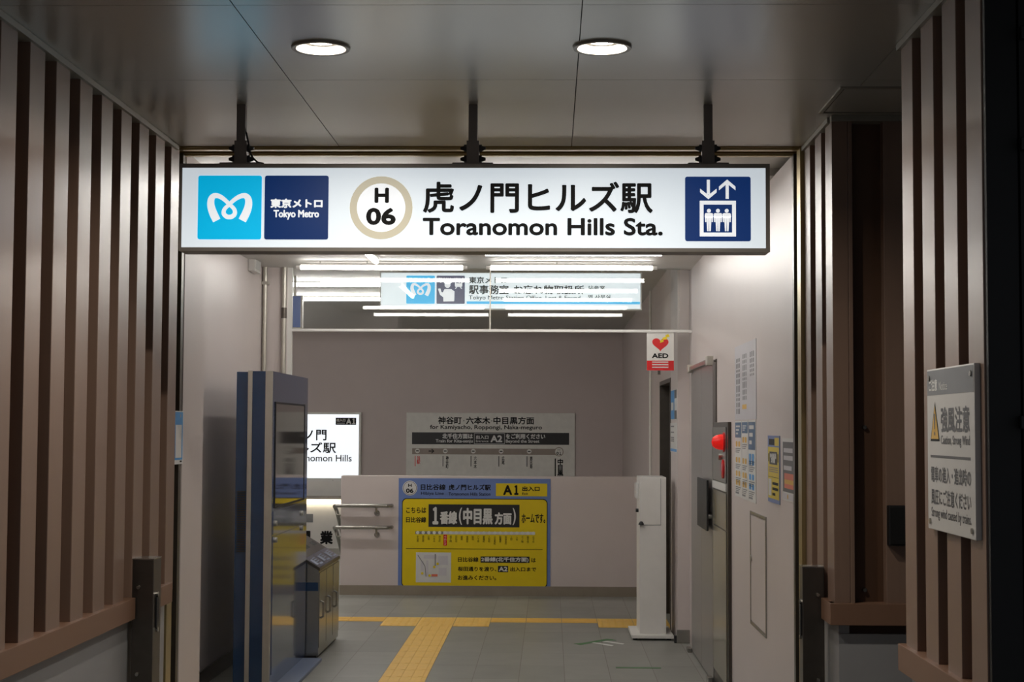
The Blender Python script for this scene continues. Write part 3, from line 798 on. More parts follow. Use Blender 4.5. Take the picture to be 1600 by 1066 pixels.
# ------------------------------------------------------------------ AED sign under the glass
pn = facing(G_Y - 0.012, 1010.7, 519.5, 1052.9, 579.2)
a, b = pn.O.x, pn.O.x + pn.U.x; zt_, zb_ = pn.O.z, pn.O.z + pn.V.z
t = thing('aed_sign', 'small white AED sign with red heart, hung under the glass screen rail', 'sign', ((a + b) / 2, G_Y, zb_))
host = part('plate', box(a, b, G_Y - 0.012, G_Y + 0.004, zb_, zb - 0.006, bev=0.001), m_white, t)
part('bracket', box(b - 0.12, b - 0.10, G_Y + 0.0, G_Y + 0.02, zb_ - 0.03, zb_ + 0.05), m_dksteel, t)
ax = lambda x: 740 + x / 4.444
ay = lambda y: 390 + y / 4.444
hp = []
for i in range(48):
    tt = 2 * PI * i / 48
    hx = 16 * math.sin(tt) ** 3; hy = 13 * math.cos(tt) - 5 * math.cos(2 * tt) - 2 * math.cos(3 * tt) - math.cos(4 * tt)
    hp.append((ax(1297 + hx * 57 / 16), ay(655 - hy * 3.2)))
pn.poly('heart', m_red, hp, 0.001)
pn.poly('bolt', m_postyel, [(ax(x), ay(y)) for x, y in ((1352, 586), (1362, 604), (1340, 612), (1346, 624), (1318, 626), (1320, 640), (1294, 650), (1298, 628), (1314, 626), (1312, 612), (1334, 606), (1330, 596))], 0.002)
pn.text('lettering', m_text, 'AED', ax(1238), ay(721), ax(1352), ay(755), 0.001, 0.45)
pn.rect('red_band', m_red, 1010.7, ay(772), 1052.9, 579.0, 0.001)
for y in (782, 800, 818): pn.rect('band_print', m_paper, ax(1240), ay(y - 4), ax(1352), ay(y + 4), 0.002)
pn.finish(t, host, {'heart_symbol': (['heart', 'bolt'], 'red heart with yellow bolt')})

# ------------------------------------------------------------------ white stand by the pillar
t = thing('sanitizer_stand', 'tall white box stand on a flat base beside the right pillar', 'stand', (0.79, 12.78, 0))
part('base', box(0.632, 0.955, 12.45, 13.05, 0.015, 0.04, bev=0.004), m_white, t)
sx0, sx1 = P(999.5, 870, 12.55).x, P(1041, 870, 12.55).x
zt_ = P(1020, 746, 12.55).z
part('body', box(sx0, sx1, 12.55, 13.0, 0.04, zt_, bev=0.005), m_white, t)
bx0, bx1, bz0, bz1 = P(1001, 800, 12.548).x, P(1032, 800, 12.548).x, P(1015, 820.5, 12.548).z, P(1015, 748, 12.548).z
part('access_panel', box(bx0, bx1, 12.546, 12.55, bz0 + .002, bz1), m_white, t)
bm = box(bx0, bx1 + 0.003, 12.5475, 12.5495, bz0 - 0.003, bz0 + 0.001); add_box(bm, bx1 + .0005, bx1 + 0.003, 12.5475, 12.5495, bz0, bz1)
part('panel_seam', bm, m_grey, t)
part('latch', add_lathe(BM(), (bx0 + 0.004, 12.54, bz0 + 0.014), [(0.001, -0.014), (0.022, -0.013), (0.020, -0.003), (0.010, 0.012), (0.001, 0.014)], 16), m_black, t, smooth=True)
part('side_knob', add_cyl(BM(), (sx0, 12.72, 0.985), (sx0 - 0.022, 12.72, 0.985), 0.014, 14), m_black, t)
part('nozzle_hood', box(sx0 - 0.02, sx0, 12.7, 12.95, 1.08, 1.2, bev=0.004), m_paper, t)
for x, y in ((0.66, 12.5), (0.92, 12.5), (0.66, 13.0), (0.92, 13.0)):
    part('foot', add_cyl(BM(), (x, y, 0), (x, y, 0.016), 0.018, 12), m_rubber, t)
q = PZ(1056, 1005, 0)
single('door_wedge', box(q.x - 0.012, q.x + 0.012, q.y - 0.02, q.y + 0.03, 0, 0.055, bev=0.003), m_rubber, 'small black rubber block standing right beside the white stand base', 'door stop')

# ------------------------------------------------------------------ yellow guide poster on the low wall
PY = 15.66
pn = facing(PY - 0.005, 622.3, 748, 860, 926.7)
a, b = pn.O.x, pn.O.x + pn.U.x; zt_, zb_ = pn.O.z, pn.O.z + pn.V.z
t = thing('guide_poster', 'large yellow and blue platform guide poster fixed to the low wall', 'poster', ((a + b) / 2, PY - 0.003, zb_))
host = part('sheet', box(a, b, PY - 0.005, PY - 0.0005, zb_, zt_), m_postblue, t)
gx = lambda x: 610 + x / 5.331
gy = lambda y: 735 + y / 5.331
def gt(n, m, s, x0, y0, x1, y1, w, bold=0.0): pn.text(n, m, s, gx(x0), gy(y0), gx(x1), gy(y1), w, bold)
def gr(n, m, x0, y0, x1, y1, w, r=0): pn.rect(n, m, gx(x0), gy(y0), gx(x1), gy(y1), w, r)
k = 0.0012
pn.disc('line_badge', m_paper, gx(160), gy(152), 62 / 5.331, k)
pn.ring('badge_ring', m_grey, gx(160), gy(152), 56 / 5.331, 52 / 5.331, 2 * k)
gt('lettering', m_text, 'H', 145, 115, 175, 142, 2 * k, .25); gt('lettering', m_text, '06', 127, 155, 190, 192, 2 * k, .4)
gt('lettering', m_text, '日比谷線', 250, 118, 458, 168, k, .3); gt('lettering', m_text, 'Hibiya Line', 252, 182, 443, 214, k, .1)
gt('lettering', m_text, '虎ノ門ヒルズ駅', 483, 118, 835, 168, k, .3); gt('lettering', m_text, 'Toranomon Hills Station', 483, 185, 833, 212, k, .1)
gr('exit_badge', m_postyel, 878, 108, 1305, 215, k)
gt('lettering', m_text, 'A', 938, 122, 1014, 205, 2 * k, .8); gt('lettering', m_text, '１', 1030, 122, 1066, 205, 2 * k, 1.0)
gt('lettering', m_text, '出入口', 1097, 132, 1242, 172, 2 * k, .3); gt('lettering', m_text, 'Exit', 1097, 183, 1145, 203, 2 * k, .1)
gr('panel_border', m_text, 95, 237, 1308, 978, k, 7); gr('yellow_panel', m_postyel, 101, 243, 1302, 972, 2 * k, 6.5)
K = 3 * k
gt('lettering', m_text, 'こちらは', 130, 312, 298, 360, K, .25); gt('lettering', m_text, '日比谷線', 130, 392, 298, 440, K, .25)
gr('platform_box', m_black, 317, 286, 1075, 475, K)
L = K + k
for s, x0, y0, x1, y1, bd in (('１', 350, 308, 400, 454, 1.3), ('番線', 412, 342, 556, 452, .8), ('(', 570, 313, 597, 456, .35), ('中目黒', 605, 314, 852, 452, .9), ('方面', 868, 350, 1010, 452, .8), (')', 1017, 313, 1045, 456, .35)):
    gt('platform_lettering', m_paper, s, x0, y0, x1, y1, L, bd)
gt('lettering', m_text, 'ホームです。', 1092, 360, 1290, 438, K, .3)
gr('route_line', m_lilac, 208, 512, 1206, 536, K); gr('route_line_passed', m_grey, 208, 512, 440, 536, K + k * .5)
names = '中目黒 恵比寿 広尾 六本木 神谷町 虎ノ門ヒルズ 霞ケ関 日比谷 銀座 東銀座 築地 八丁堀 茅場町 人形町 小伝馬町 秋葉原 仲御徒町 上野 入谷 三ノ輪 南千住 北千住'.split()
gr('current_stop', m_red, 443, 540, 472, 630, K)
for i, s in enumerate(names):
    x = 228 + 45.9 * i
    pn.disc('route_stops', m_paper, gx(x), gy(523), 2.6, L, 16)
    hgt = 18 * len(s) if len(s) < 5 else 86
    pn.text('stop_names' if i != 5 else 'current_stop_name', m_text if i != 5 else m_paper, '\n'.join(s), gx(x - 9), gy(548), gx(x + 9), gy(548 + min(hgt, 78)), L)
gr('lettering', m_text, 130, 655, 1268, 659, K)
gr('map_print', m_paper, 215, 688, 508, 937, K)
for x0, y0, x1, y1 in ((400, 715, 480, 790), (405, 815, 470, 880), (280, 710, 390, 740), (300, 755, 320, 890), (255, 760, 280, 840)): gr('map_blocks', m_lilac if x0 > 390 else m_taupe, x0, y0, x1, y1, L)
gr('map_lines', m_grey, 372, 700, 380, 800, L + k); pn.stroke('map_lines', m_grey, [(gx(230), gy(710)), (gx(290), gy(800)), (gx(300), gy(890))], 1.2, L + k)
for x, y in ((268, 862), (330, 880), (396, 782), (368, 808)): pn.disc('map_spots', m_postyel, gx(x), gy(y), 2.0, L + 2 * k, 14)
gr('map_label', m_salmon, 345, 868, 396, 888, L + 2 * k)
gt('lettering', m_text, '日比谷線', 565, 725, 735, 765, K, .2); gr('platform_box', m_black, 753, 718, 1160, 770, K)
gt('platform_lettering', m_paper, '2番線(北千住方面)', 758, 723, 1152, 766, L, .3); gt('lettering', m_text, 'は', 1175, 728, 1212, 765, K, .2)
gt('lettering', m_text, '桜田通りを渡り、', 565, 804, 885, 842, K, .2); gr('platform_box', m_black, 898, 796, 983, 848, K)
gt('platform_lettering', m_paper, 'A2', 905, 803, 977, 841, L, .4); gt('lettering', m_text, '出入口まで', 1000, 805, 1215, 841, K, .2)
gt('lettering', m_text, 'お進みください。', 565, 876, 885, 916, K, .2)
pn.finish(t, host)

# handrails on the low wall, turning down the stair at the left end
def handrail(label, py, pyb):
    zr = P(570, py, 15.58).z; x0, x1 = P(521, py, 15.58).x, P(611, py, 15.58).x
    t = thing('handrail', label, 'handrail', ((x0 + x1) / 2, 15.6, zr), 'steel handrails on the low wall')
    pts = [(x1, 15.658, zr), (x1 - .005, 15.61, zr), (x1 - .04, 15.58, zr), (x1 - .3, 15.58, zr), (x0 + .05, 15.58, zr), (x0 + .015, 15.60, zr - .004), (x0, 15.66, zr - .01), (x0, 15.82, zr - 0.06), (x0 , 16.3, zr - 0.33), (x0, 17.3, zr - 0.88)]
    part('rail', add_tube(BM(), pts, 0.019, 12), m_steel, t, smooth=True)
    xb = P(588, py, 15.58).x
    part('bracket', add_tube(BM(), [(xb, 15.58, zr - .015), (xb, 15.585, zr - .055), (xb, 15.61, zr - .075), (xb, 15.659, zr - .075)], 0.011, 10), m_steel, t, smooth=True)
    part('bracket_plate', add_cyl(BM(), (xb, 15.65, zr - .075), (xb, 15.66, zr - .075), 0.028, 16), m_steel, t, smooth=True)
    part('bracket', add_tube(BM(), [(x0, 15.75, zr - .055), (x0 + .01, 15.75, zr - .10), (x0 + 0.12, 15.75, zr - .11)], 0.011, 10), m_steel, t, smooth=True)
handrail('upper steel handrail on the low wall left of the yellow poster', 790.5, 0)
handrail('lower steel handrail on the low wall left of the yellow poster', 824.5, 0)

# ------------------------------------------------------------------ boards on the far wall
B_Y = 21.775
pn = facing(B_Y, 634.7, 645.4, 898.2, 776)
a, b = pn.O.x, pn.O.x + pn.U.x; zt_, zb_ = pn.O.z, pn.O.z + pn.V.z
t = thing('direction_board', 'wide grey direction board with a station line, on the far wall', 'sign', ((a + b) / 2, B_Y + .01, zb_))
host = part('board', box(a, b, B_Y, 21.799, zb_, zt_, bev=0.003), m_board, t)
dx = lambda x: 620 + x / 5.517
dy = lambda y: 630 + y / 5.517
def dt(n, m, s, x0, y0, x1, y1, w, bold=0.0): pn.text(n, m, s, dx(x0), dy(y0), dx(x1), dy(y1), w, bold)
k = 0.0015
for s, x0, x1 in (('神谷町', 355, 558), ('六本木', 596, 804), ('中目黒方面', 832, 1184)): dt('lettering', m_text, s, x0, 118, x1, 184, k, .35)
for x in (577, 818): pn.disc('lettering', m_text, dx(x), dy(154), .7, k, 12)
dt('lettering', m_text, 'for Kamiyacho, Roppongi, Naka-meguro', 285, 190, 1252, 236, k, .2)
pn.rect('black_band', m_black, dx(130), dy(255), dx(1485), dy(358), k)
dt('band_lettering', m_paper, '北千住方面は', 392, 264, 655, 309, 2 * k, .3); dt('band_lettering', m_paper, 'Train for Kita-senju', 335, 314, 655, 350, 2 * k, .15)
pn.frame('band_lettering', m_paper, dx(667), dy(262), dx(930), dy(353), .5, 2 * k)
dt('band_lettering', m_paper, '出入口', 683, 279, 790, 311, 2 * k, .2); dt('band_lettering', m_paper, 'Entrance', 683, 319, 790, 338, 2 * k)
dt('band_lettering', m_paper, 'A2', 808, 278, 910, 338, 2 * k, .6)
dt('band_lettering', m_paper, 'をご利用ください', 940, 264, 1280, 309, 2 * k, .3); dt('band_lettering', m_paper, 'Beyond the Street', 940, 314, 1230, 350, 2 * k, .15)
pn.rect('route_line', m_taupe, dx(132), dy(393), dx(1398), dy(445), k)
pn.stroke('arrow', m_text, [(dx(275), dy(417)), (dx(318), dy(417))], 1.4, 2 * k); pn.stroke('arrow', m_text, [(dx(300), dy(399)), (dx(320), dy(417)), (dx(300), dy(435))], 1.4, 2.2 * k)
for x, s in ((178, '当駅'), (418, '神谷町'), (660, '六本木'), (900, '広尾'), (1142, '恵比寿')):
    pn.disc('route_stops', m_board, dx(x), dy(416), 24 / 5.517, 2 * k, 28); pn.ring('stop_rings', m_taupe, dx(x), dy(416), 24 / 5.517, 20 / 5.517, 3 * k, 28)
    pn.rect('lettering', m_text, dx(x - 12), dy(412), dx(x + 12), dy(420), 3 * k)
    pn.text('stop_names' if s != '当駅' else 'this_stop_name', m_text if s != '当駅' else m_red, '\n'.join(s), dx(x + 5 - 10 * (s == '当駅')), dy(458), dx(x + 30 - 5 * (s == '当駅')), dy(458 + 36 * len(s)), k, .15)
    pn.rect('stop_names' if s != '当駅' else 'this_stop_name', m_grey if s != '当駅' else m_red, dx(x - 22), dy(458), dx(x - 16), dy(548), k)
pn.disc('terminus', m_board, dx(1398), dy(418), 40 / 5.517, 2 * k); pn.ring('stop_rings', m_taupe, dx(1398), dy(418), 40 / 5.517, 33 / 5.517, 3 * k)
dt('lettering', m_text, 'H', 1388, 394, 1408, 408, 3 * k); dt('lettering', m_text, '0', 1376, 418, 1396, 444, 3 * k, .2); dt('lettering', m_text, '１', 1401, 418, 1417, 444, 3 * k, .2)
dt('lettering', m_text, '中\n目\n黒', 1384, 478, 1436, 628, k, .35); pn.rect('stop_names', m_grey, dx(1362), dy(475), dx(1372), dy(628), k)
pn.finish(t, host)

E_Y = 21.72
pn = facing(E_Y, 424, 647.5, 560.4, 747.2)
a, b = pn.O.x, pn.O.x + pn.U.x; zt_, zb_ = pn.O.z, pn.O.z + pn.V.z
t = thing('exit_sign', 'square glowing white station name sign behind the kiosk', 'sign', ((a + b) / 2, E_Y + .03, zb_))
part('housing', box(a - .03, b + .03, E_Y + .003, 21.8, zb_ - .035, zt_ + .03, bev=0.004), m_board, t)
host = part('face', box(a, b, E_Y, E_Y + .004, zb_, zt_), m_face3, t)
ex = lambda x: 460 + x / 6.661
ey = lambda y: 620 + y / 6.661
k = 0.0015
def et(m, s, x0, y0, x1, y1, w, bold=0.0, n='lettering'): pn.text(n, m, s, ex(x0), ey(y0), ex(x1), ey(y1), w, bold)
et(m_text, '虎ノ門', -35, 338, 334, 456, k, .4); et(m_text, 'ヒルズ駅', -95, 474, 434, 588, k, .4); et(m_lgrey4, 'Toranomon Hills', -78, 604, 598, 674, k, .2, 'name_lettering')
pn.rect('exit_badge', m_text, ex(427), ey(218), ex(641), ey(292), k)
et(m_paper, '出入口', 438, 229, 528, 258, 2 * k, .15, 'badge_lettering'); et(m_paper, 'A', 536, 226, 592, 286, 2 * k, .6, 'badge_lettering'); et(m_paper, '１', 600, 226, 632, 286, 2 * k, .7, 'badge_lettering')
pn.rect('badge_lettering', m_paper, ex(440), ey(272), ex(522), ey(278), 2 * k)
pn.finish(t, host)
q = [P(x, y, 21.70) for x, y in ((521, 751), (516, 756), (509, 762), (507.5, 770), (510, 776))]
single('power_cable', add_tube(BM(), q, 0.012, 8), m_rubber, 'dark cable curling down below the glowing square sign', 'cable')
H_Y = 21.6
t = thing('hoarding', 'white construction hoarding with a black opening notice, behind the bin', 'hoarding', (-3.4, H_Y, -0.4))
a, b = P(380, 800, H_Y).x, P(533.5, 800, H_Y).x
z_t, z_s, z_b = P(500, 751, H_Y).z, P(500, 778, H_Y).z, P(500, 858, H_Y).z
host = part('board', box(a, b, H_Y, H_Y + .03, -0.5, z_t), m_white, t)
part('shelf', box(a, b, H_Y - .04, H_Y, P(500, 780, H_Y).z, P(500, 775, H_Y).z), m_steel, t)
part('purple_band', box(a, b, H_Y - .004, H_Y, -0.5, z_b), m_purple, t)
pn = Panel((0, H_Y - 0.004, 0), (1, 0, 0), (0, 0, -1), (0, -1, 0), (0, 0, 1, 1))
hx = lambda x: P(470 + x / 7.61, 820, H_Y).x
hz = lambda y: -P(500, 760 + y / 7.61, H_Y).z
pn.text('lettering', m_text, '開', hx(-40), hz(530), hx(116), hz(690), 0.001, 0.008); pn.text('lettering', m_text, '業', hx(230), hz(530), hx(384), hz(690), 0.001, 0.008)
pn.rect('grey_plate', m_grey, hx(30), hz(330), hx(145), hz(430), 0.001)
pn.finish(t, host)
single('led_strip', add_cyl(BM(), P(440, 784.5, H_Y - .05), P(533.5, 784.5, H_Y - .05), 0.026, 12), m_led, 'bright horizontal light strip under the shelf of the white hoarding', 'strip light', smooth=True)

# ------------------------------------------------------------------ steel door and fire cabinet on the right wall
WX = 1.066
dy0, dy1 = 10.30, 11.86
d = struct('door_1', box(WX - 0.004, WX + 0.02, dy0 - 0.02, dy1 + 0.02, 0, 2.08), m_dksteel)
struct('door_leaf', box(WX - 0.026, WX - 0.004, dy0, 11.09, 0.015, 2.06, bev=0.002), m_door, d)
struct('door_leaf', box(WX - 0.026, WX - 0.004, 11.10, dy1, 0.015, 2.06, bev=0.002), m_door, d)
r = struct('top_rail', box(WX - 0.05, WX - 0.026, dy0 + 0.03, dy1 - 0.06, 2.055, 2.085, bev=0.004), m_steel, d)
for y in (dy0 + 0.05, dy1 - 0.08): struct('rail_cap', box(WX - 0.062, WX - 0.02, y - 0.05, y + 0.05, 2.04, 2.10, bev=0.006), m_silver, d)
ha, hb = PX(1092, 780, WX - .05).y, PX(1107, 780, WX - .05).y
h1, h0 = PX(1099, 748, WX - .05).z, PX(1099, 825, WX - .05).z
hd = struct('handle', box(WX - 0.062, WX - 0.05, hb, ha, h0, h1, bev=0.004), m_black, d)
for y in (hb + .05, ha - .05): struct('handle_stem', add_cyl(BM(), (WX - 0.05, y, h0 + 0.09), (WX - 0.024, y, h0 + 0.09), 0.014, 12), m_steel, hd)
struct('pivot', box(WX - 0.06, WX - 0.026, dy0 - 0.01, dy0 + 0.10, 0, 0.05, bev=0.006), m_steel, d)
struct('pivot', box(WX - 0.06, WX - 0.026, dy1 - 0.06, dy1 + 0.06, 0, 0.03, bev=0.006), m_steel, d)
ca, cb = PX(1119, 800, WX).y, PX(1143, 800, WX).y      # far, near
zt_ = PX(1130, 660, WX).z
t = thing('fire_cabinet', 'steel fire hydrant cabinet with a red lamp, between door and leaflets', 'cabinet', (WX - .02, (ca + cb) / 2, 0))
part('frame', box(WX - 0.02, WX, cb, ca, 0.0, zt_, bev=0.003), m_dksteel, t)
zm = PX(1130, 760, WX).z; zm2 = PX(1130, 824, WX).z
part('upper_panel', box(WX - 0.026, WX - 0.02, cb + 0.07, ca - 0.03, zm + 0.03, zt_ - 0.03, bev=0.002), m_steel, t)
part('label_strip', box(WX - 0.028, WX - 0.02, cb + 0.07, ca - 0.03, zm - 0.02, zm + 0.025), m_paper, t)
part('middle_panel', box(WX - 0.026, WX - 0.02, cb + 0.07, ca - 0.03, zm2 + .004, zm - 0.03, bev=0.002), m_beige, t)
part('hose_door', box(WX - 0.026, WX - 0.02, cb + 0.07, ca - 0.03, 0.12, zm2 - 0.004, bev=0.002), m_beige, t)
q = PX(1130, 691, WX - .03)
l = part('red_lamp', add_lathe(BM(), (WX - 0.026, q.y, q.z), [(0.047, 0), (0.047, -0.012), (0.046, -0.028), (0.040, -0.050), (0.026, -0.068), (0.001, -0.075)], 24, 'X'), m_redl, t, smooth=True)
part('lamp_base', add_lathe(BM(), (WX - 0.026, q.y, q.z), [(0.001, -0.008), (0.06, -0.008), (0.06, 0.0)], 24, 'X'), m_red, l)
q = PX(1130, 733, WX - .026)
part('call_button', add_lathe(BM(), (WX - 0.026, q.y, q.z), [(0.058, 0), (0.058, -0.008), (0.045, -0.012), (0.001, -0.012)], 28, 'X'), m_red, t, smooth=True)
part('button_glass', add_cyl(BM(), (WX - .026, q.y + 0.1, q.z + .07), (WX - .045, q.y + 0.1, q.z + .07), 0.02, 14), m_steel, t)

# ------------------------------------------------------------------ papers on the right wall
def sheet(name, label, cat, px0, px1, pyt, pyb, m, group=None, yref=None, th=0.003):
    """px0 far edge, px1 near edge; heights read at the middle"""
    X = WX - th; pm = (px0 + px1) / 2
    a, b = PX(px0, pyt, X).y, PX(px1, pyt, X).y
    zt, zb_ = PX(pm, pyt, X).z, PX(pm, pyb, X).z
    t = thing(name, label, cat, (WX - th / 2, (a + b) / 2, zb_), group)
    global host
    host = part('sheet', box(X, WX - 0.0002, b, a, zb_, zt), m, t)
    return t, on_side(X, a, b, zt, zb_, -1)
k = 0.0008
t, pn = sheet('notice_paper', 'tall pale notice sheet of small print above the leaflets', 'notice', 1148, 1181, 536, 656, m_lilac)
for cx0, y0, y1 in ((8, 17, 92), (40, 14, 74), (74, 14, 45)):
    y = y0
    while y < y1:
        l_ = random.uniform(3, 9)
        for c in range(3): pn.rect('print', m_grey if random.random() > .14 else m_salmon, cx0 + c * 7, y, cx0 + c * 7 + 4, min(y + l_, y1), k)
        y += l_ + 2
pn.rect('yellow_mark', m_orange, 38, 80, 58, 86, k)
pn.finish(t, host)
G_L = 'leaflets in a row on the right wall'
for i, (p0, p1, head, lab) in enumerate(((1148.5, 1158.5, 22, 'far one of three blue-headed leaflets below the pale notice'), (1159, 1168.5, 16, 'middle one of three blue-headed leaflets below the pale notice'), (1169, 1180.5, 36, 'near one of three blue-headed leaflets, with the tallest blue heading'))):
    t, pn = sheet('leaflet', lab, 'leaflet', p0, p1, 658 - i * .5, 776 + i * 4.5, m_paper, G_L)
    pn.rect('blue_heading', m_dblue, 4, 2, 96, head, k)
    for j in range(3): pn.rect('heading_print', m_paper, 18, 6 + j * (head - 8) / 3, 80 - 14 * j, 6 + j * (head - 8) / 3 + (head - 8) / 6, 2 * k)
    for r_, y in enumerate((head + 5, 48, 66, 78)):
        for c in range(2):
            pn.rect('ochre_blocks', m_orange if i < 2 or c else m_bluep, 12 + 40 * c, y, 40 + 40 * c, y + 7, k, 3)
        for c in range(3): pn.rect('print', m_grey, 10, y + 9 + c * 2.4, 88 - 12 * c, y + 10.2 + c * 2.4, k)
    pn.rect('print', m_dgrey, 8, 94, 60, 96.5, k)
    pn.finish(t, host)
t, pn = sheet('wall_poster', 'narrow yellow and blue poster on the right wall', 'poster', 1199.5, 1218, 681, 786, m_postblue)
pn.rect('print', m_text, 12, 5, 58, 14, k); pn.rect('badge', m_postyel, 60, 3, 95, 15, k)
pn.rect('yellow_panel', m_postyel, 4, 17, 96, 94, k)
K = 2 * k
pn.rect('dark_box', m_black, 18, 24, 82, 43, K); pn.text('box_lettering', m_paper, '中目黒\n方面', 24, 26, 76, 41, K + k, 1.2)
for x in (8, 86): pn.rect('print#r', m_text, x, 27, x + 5, 39, K)
for c in range(3): pn.rect('print#s', m_taupe, 12, 47 + 3 * c, 88, 48.5 + 3 * c, K)
pn.rect('print#l', m_text, 6, 61.5, 94, 62.2, K)
pn.rect('map_print', m_paper, 8, 65, 34, 90, K)
for y, x0 in ((69, 42), (77, 42), (85, 42)): pn.rect('print#t', m_text, x0, y, 90 - (y > 80) * 24, y + 4, K)
pn.finish(t, host)
t, pn = sheet('wall_poster', 'charcoal poster with orange picture in clear sleeve, next to the opening', 'poster', 1222, 1244, 685, 784, m_paper)
pn.rect('charcoal_panel', m_dgrey, 6, 6, 96, 86, k)
for y, n in ((16, 3), (28, 3), (44, 2)):
    pn.text('poster_lettering', m_lilac, ('ご乗車', 'くだ', 'お願い')[(y > 20) + (y > 40)] if False else '---', 14, y, 80, y + 6, K, .6) if False else pn.rect('poster_print', m_lilac, 14, y, 78 - 8 * (y > 40), y + 7, K)
pn.rect('picture', m_salmon, 18, 56, 92, 80, K); pn.rect('picture_band', m_orange, 20, 66, 90, 73, K + k)
pn.rect('cream_foot', m_lilac, 6, 88, 96, 98, k); pn.disc('yellow_mark', m_orange, 42, 93, 4, K, 14)
pn.finish(t, host)
# inspection hatch
X = WX - 0.004
a, b = PX(1172.5, 880, X).y, PX(1197, 880, X).y; z1h, z0h = PX(1184, 803, X).z, PX(1184, 985, X).z
t = thing('inspection_hatch', 'tall flush hatch with thin steel frame low on the right wall', 'hatch', (WX, (a + b) / 2, z0h))
part('panel', box(WX - 0.003, WX, b + .02, a - .02, z0h + .02, z1h - .02), m_wall, t)
bm = BM()
for q in ((b, a, z0h, z0h + .016), (b, a, z1h - .016, z1h), (b, b + .016, z0h + .016, z1h - .016), (a - .016, a, z0h + .016, z1h - .016)): add_box(bm, X - .002, WX, *q)
part('frame', bm, m_steel, t)
part('latch', add_cyl(BM(), (X - .008, a - .04, (z0h + z1h) / 2 + .05), (X, a - .04, (z0h + z1h) / 2 + .05), 0.016, 14), m_silver, t)

# papers on the pillar side facing the concourse
def psheet(label, px0, px1, pyt, pyb, blue):
    X = 0.974; pm = (px0 + px1) / 2
    a, b = PX(px0, pyt, X).y, PX(px1, pyt, X).y; zt, zb_ = PX(pm, pyt, X).z, PX(pm, pyb, X).z
    t = thing('wall_poster', label, 'poster', (0.975, (a + b) / 2, zb_)); host = part('sheet', box(X, 0.9768, b, a, zb_, zt), m_paper, t)
    pn = on_side(X, a, b, zt, zb_, -1)
    if blue:
        pn.rect('blue_panel', m_bluep, 2, 2, 62, 98, k); pn.rect('grey_panel', m_dgrey, 64, 2, 98, 30, k); pn.rect('grey_panel', m_dgrey, 64, 70, 98, 98, k)
        pn.rect('white_print', m_paper, 10, 42, 50, 68, K)
    else:
        for y in (10, 30, 48, 54, 60): pn.rect('print', m_grey, 10, y, 60, y + 4, k)
        pn.rect('blue_strip', m_bluep, 2, 88, 98, 97, k)
    pn.finish(t, host)
psheet('blue poster on the inner side of the right pillar', 1048, 1057.5, 609, 656, True)
psheet('white paper with blue foot below the blue pillar poster', 1047.5, 1057.5, 661, 707, False)

# poster at the left jamb
X = -1.609
b = PX(286.3, 680, X).y; a = b - 0.16
zt_, zb_ = PX(284, 642.5, X).z, PX(284, 725, X).z
t = thing('wall_poster', 'blue bordered white paper partly hidden by the left shutter guide', 'poster', (X, (a + b) / 2, zb_))
host = part('sheet', box(-1.612, X, a, b, zb_, zt_), m_paper, t)
pn = on_side(X, a, b, zt_, zb_, 1)
pn.rect('blue_border', m_bluep, 2, 2, 92, 92, .0006); pn.rect('white_panel', m_paper, 8, 26, 78, 88, .0012); pn.disc('yellow_mark', m_orange, 62, 9, 3, .0012, 14)
pn.rect('print', m_text, 60, 93.5, 84, 96.5, .0012); pn.finish(t, host)

# ------------------------------------------------------------------ pipes and small fittings
q0, q1 = P(412.5, 580, G_Y - .06), P(412.5, 400, G_Y - .06)
t = thing('conduit_pipe', 'grey conduit pipe with clamp running up the left wall above the kiosk', 'pipe', (q0.x, q0.y, 0))
part('pipe', add_cyl(BM(), (q0.x, q0.y, 0), (q0.x, q0.y, ZI), 0.017, 16), m_silver, t, smooth=True)
zc = P(412, 442.5, G_Y - .06).z
part('clamp', box(q0.x - .03, q0.x + .03, q0.y - .02, G_Y - .03, zc - .012, zc + .012, bev=.003), m_silver, t)
q0 = P(443.5, 500, G_Y - .05)
t = thing('conduit_pipe', 'beige conduit pipe next to the white end post of the glass', 'pipe', (q0.x, q0.y, 0))
part('pipe', add_cyl(BM(), (q0.x, q0.y, 0), (q0.x, q0.y, ZI), 0.019, 16), m_silver, t, smooth=True)
zc = P(443, 489, G_Y - .06).z
part('joint', add_cyl(BM(), (q0.x, q0.y, zc - .04), (q0.x, q0.y, zc + .04), 0.021, 16), m_dksteel, t, smooth=True)
q0 = P(1016, 600, 15.55)
single('drain_pipe', add_cyl(BM(), (q0.x, 15.5, 0), (q0.x, 15.5, 2.965), 0.014, 14), m_white, 'thin white pipe running from floor to ceiling behind the AED sign', 'pipe', smooth=True)
XB = -2.19
ya, yb = PX(394, 415, XB + .03).y, PX(404, 415, XB + .03).y
z1b, z0b = PX(399, 385, XB + .03).z, PX(399, 426, XB + .03).z
t = thing('wall_speaker', 'small white box fixed high on the left wall near the conduit', 'speaker', (XB, (ya + yb) / 2, z0b))
part('case', box(XB, XB + .05, ya, yb, z0b, z1b, bev=.008), m_white, t)
part('grille', box(XB + .05, XB + .053, ya + .03, yb - .03, z0b + .02, z1b - .02), m_paper, t)

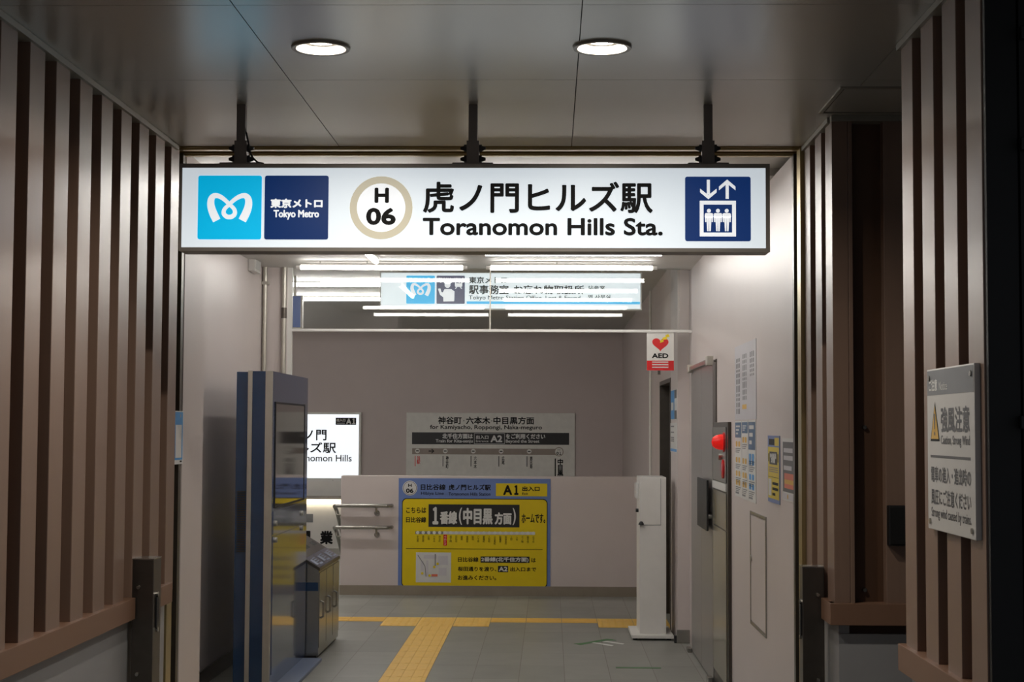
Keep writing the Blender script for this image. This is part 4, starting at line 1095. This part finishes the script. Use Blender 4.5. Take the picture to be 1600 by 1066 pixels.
# ------------------------------------------------------------------ tactile paving and tape marks on the floor
t = thing('tactile_paving', 'yellow tactile paving running inward and branching along the low wall', 'tactile paving', (-0.95, 12.5, 0))
def block(x0, x1, y0, y1, bars):
    bm = box(x0 + .002, x1 - .002, y0 + .002, y1 - .002, 0, 0.003)
    if bars == 'y':
        for i in range(4): add_box(bm, x0 + .03 + .07 * i, x0 + .06 + .07 * i, y0 + .004, y1 - .004, .003, .0055, bev=.001)
    elif bars == 'x':
        for i in range(4): add_box(bm, x0 + .004, x1 - .004, y0 + .03 + .07 * i, y0 + .06 + .07 * i, .003, .0055, bev=.001)
    else:
        for i in range(5):
            for j in range(5): add_cyl(bm, (x0 + .03 + .06 * i, y0 + .03 + .06 * j, .003), (x0 + .03 + .06 * i, y0 + .03 + .06 * j, .0048), .013, 8, .010)
    part('paving_block', bm, m_yellow, t)
Y1 = 13.835
for i in range(26):
    y = Y1 - 0.3 * (i + 1)
    block(-1.1, -0.8, y, y + 0.3, 'dots' if i < 2 else 'y')
for s in (-1, 1):
    for j in range(2): block(-1.1 + 0.3 * s, -0.8 + 0.3 * s, Y1 - 0.3 * (j + 1), Y1 - 0.3 * j, 'dots')
for i in range(6): block(-1.7 - 0.3 * i, -1.4 - 0.3 * i, Y1 - 0.3, Y1, 'x')
for i in range(3): block(-0.5 + 0.3 * i, -0.2 + 0.3 * i, Y1 - 0.3, Y1, 'x')
for i in range(2):
    for j in range(2): block(0.4 + 0.3 * i, 0.7 + 0.3 * i, Y1 - 0.45 + 0.3 * j - 0.15, Y1 - 0.15 + 0.3 * j - 0.15, 'dots')
def tape(label, m, pts, name='floor_tape'):
    bm = BM(); A = [bm.verts.new(PZ(x, y, 0.0016)) for x, y in pts]
    f = bm.faces.new(A); f.normal_update()
    if f.normal.z < 0: f.normal_flip()
    r_ = bmesh.ops.extrude_face_region(bm, geom=[f]); bmesh.ops.translate(bm, vec=(0, 0, -0.0012), verts=[v for v in r_['geom'] if isinstance(v, bmesh.types.BMVert)])
    single(name, bm, m, label, 'floor tape')
tx = lambda pts: [(740 + x / 4.444, 900 + y / 4.444) for x, y in pts]
tape('bent green tape mark on the floor in front of the white stand', m_green, tx([(694, 470), (740, 480), (930, 447), (992, 449), (960, 440), (920, 437), (760, 465)]))
tape('left one of two short white tape strips on the floor', m_wtape, tx([(815, 463), (840, 462), (972, 482), (960, 488)]))
tape('right one of two short white tape strips on the floor', m_wtape, tx([(895, 455), (920, 453), (1048, 470), (1036, 476)]))
tape('straight green tape line on the floor nearest the steel door', m_green, tx([(988, 633), (1302, 636), (1302, 643), (988, 640)]))
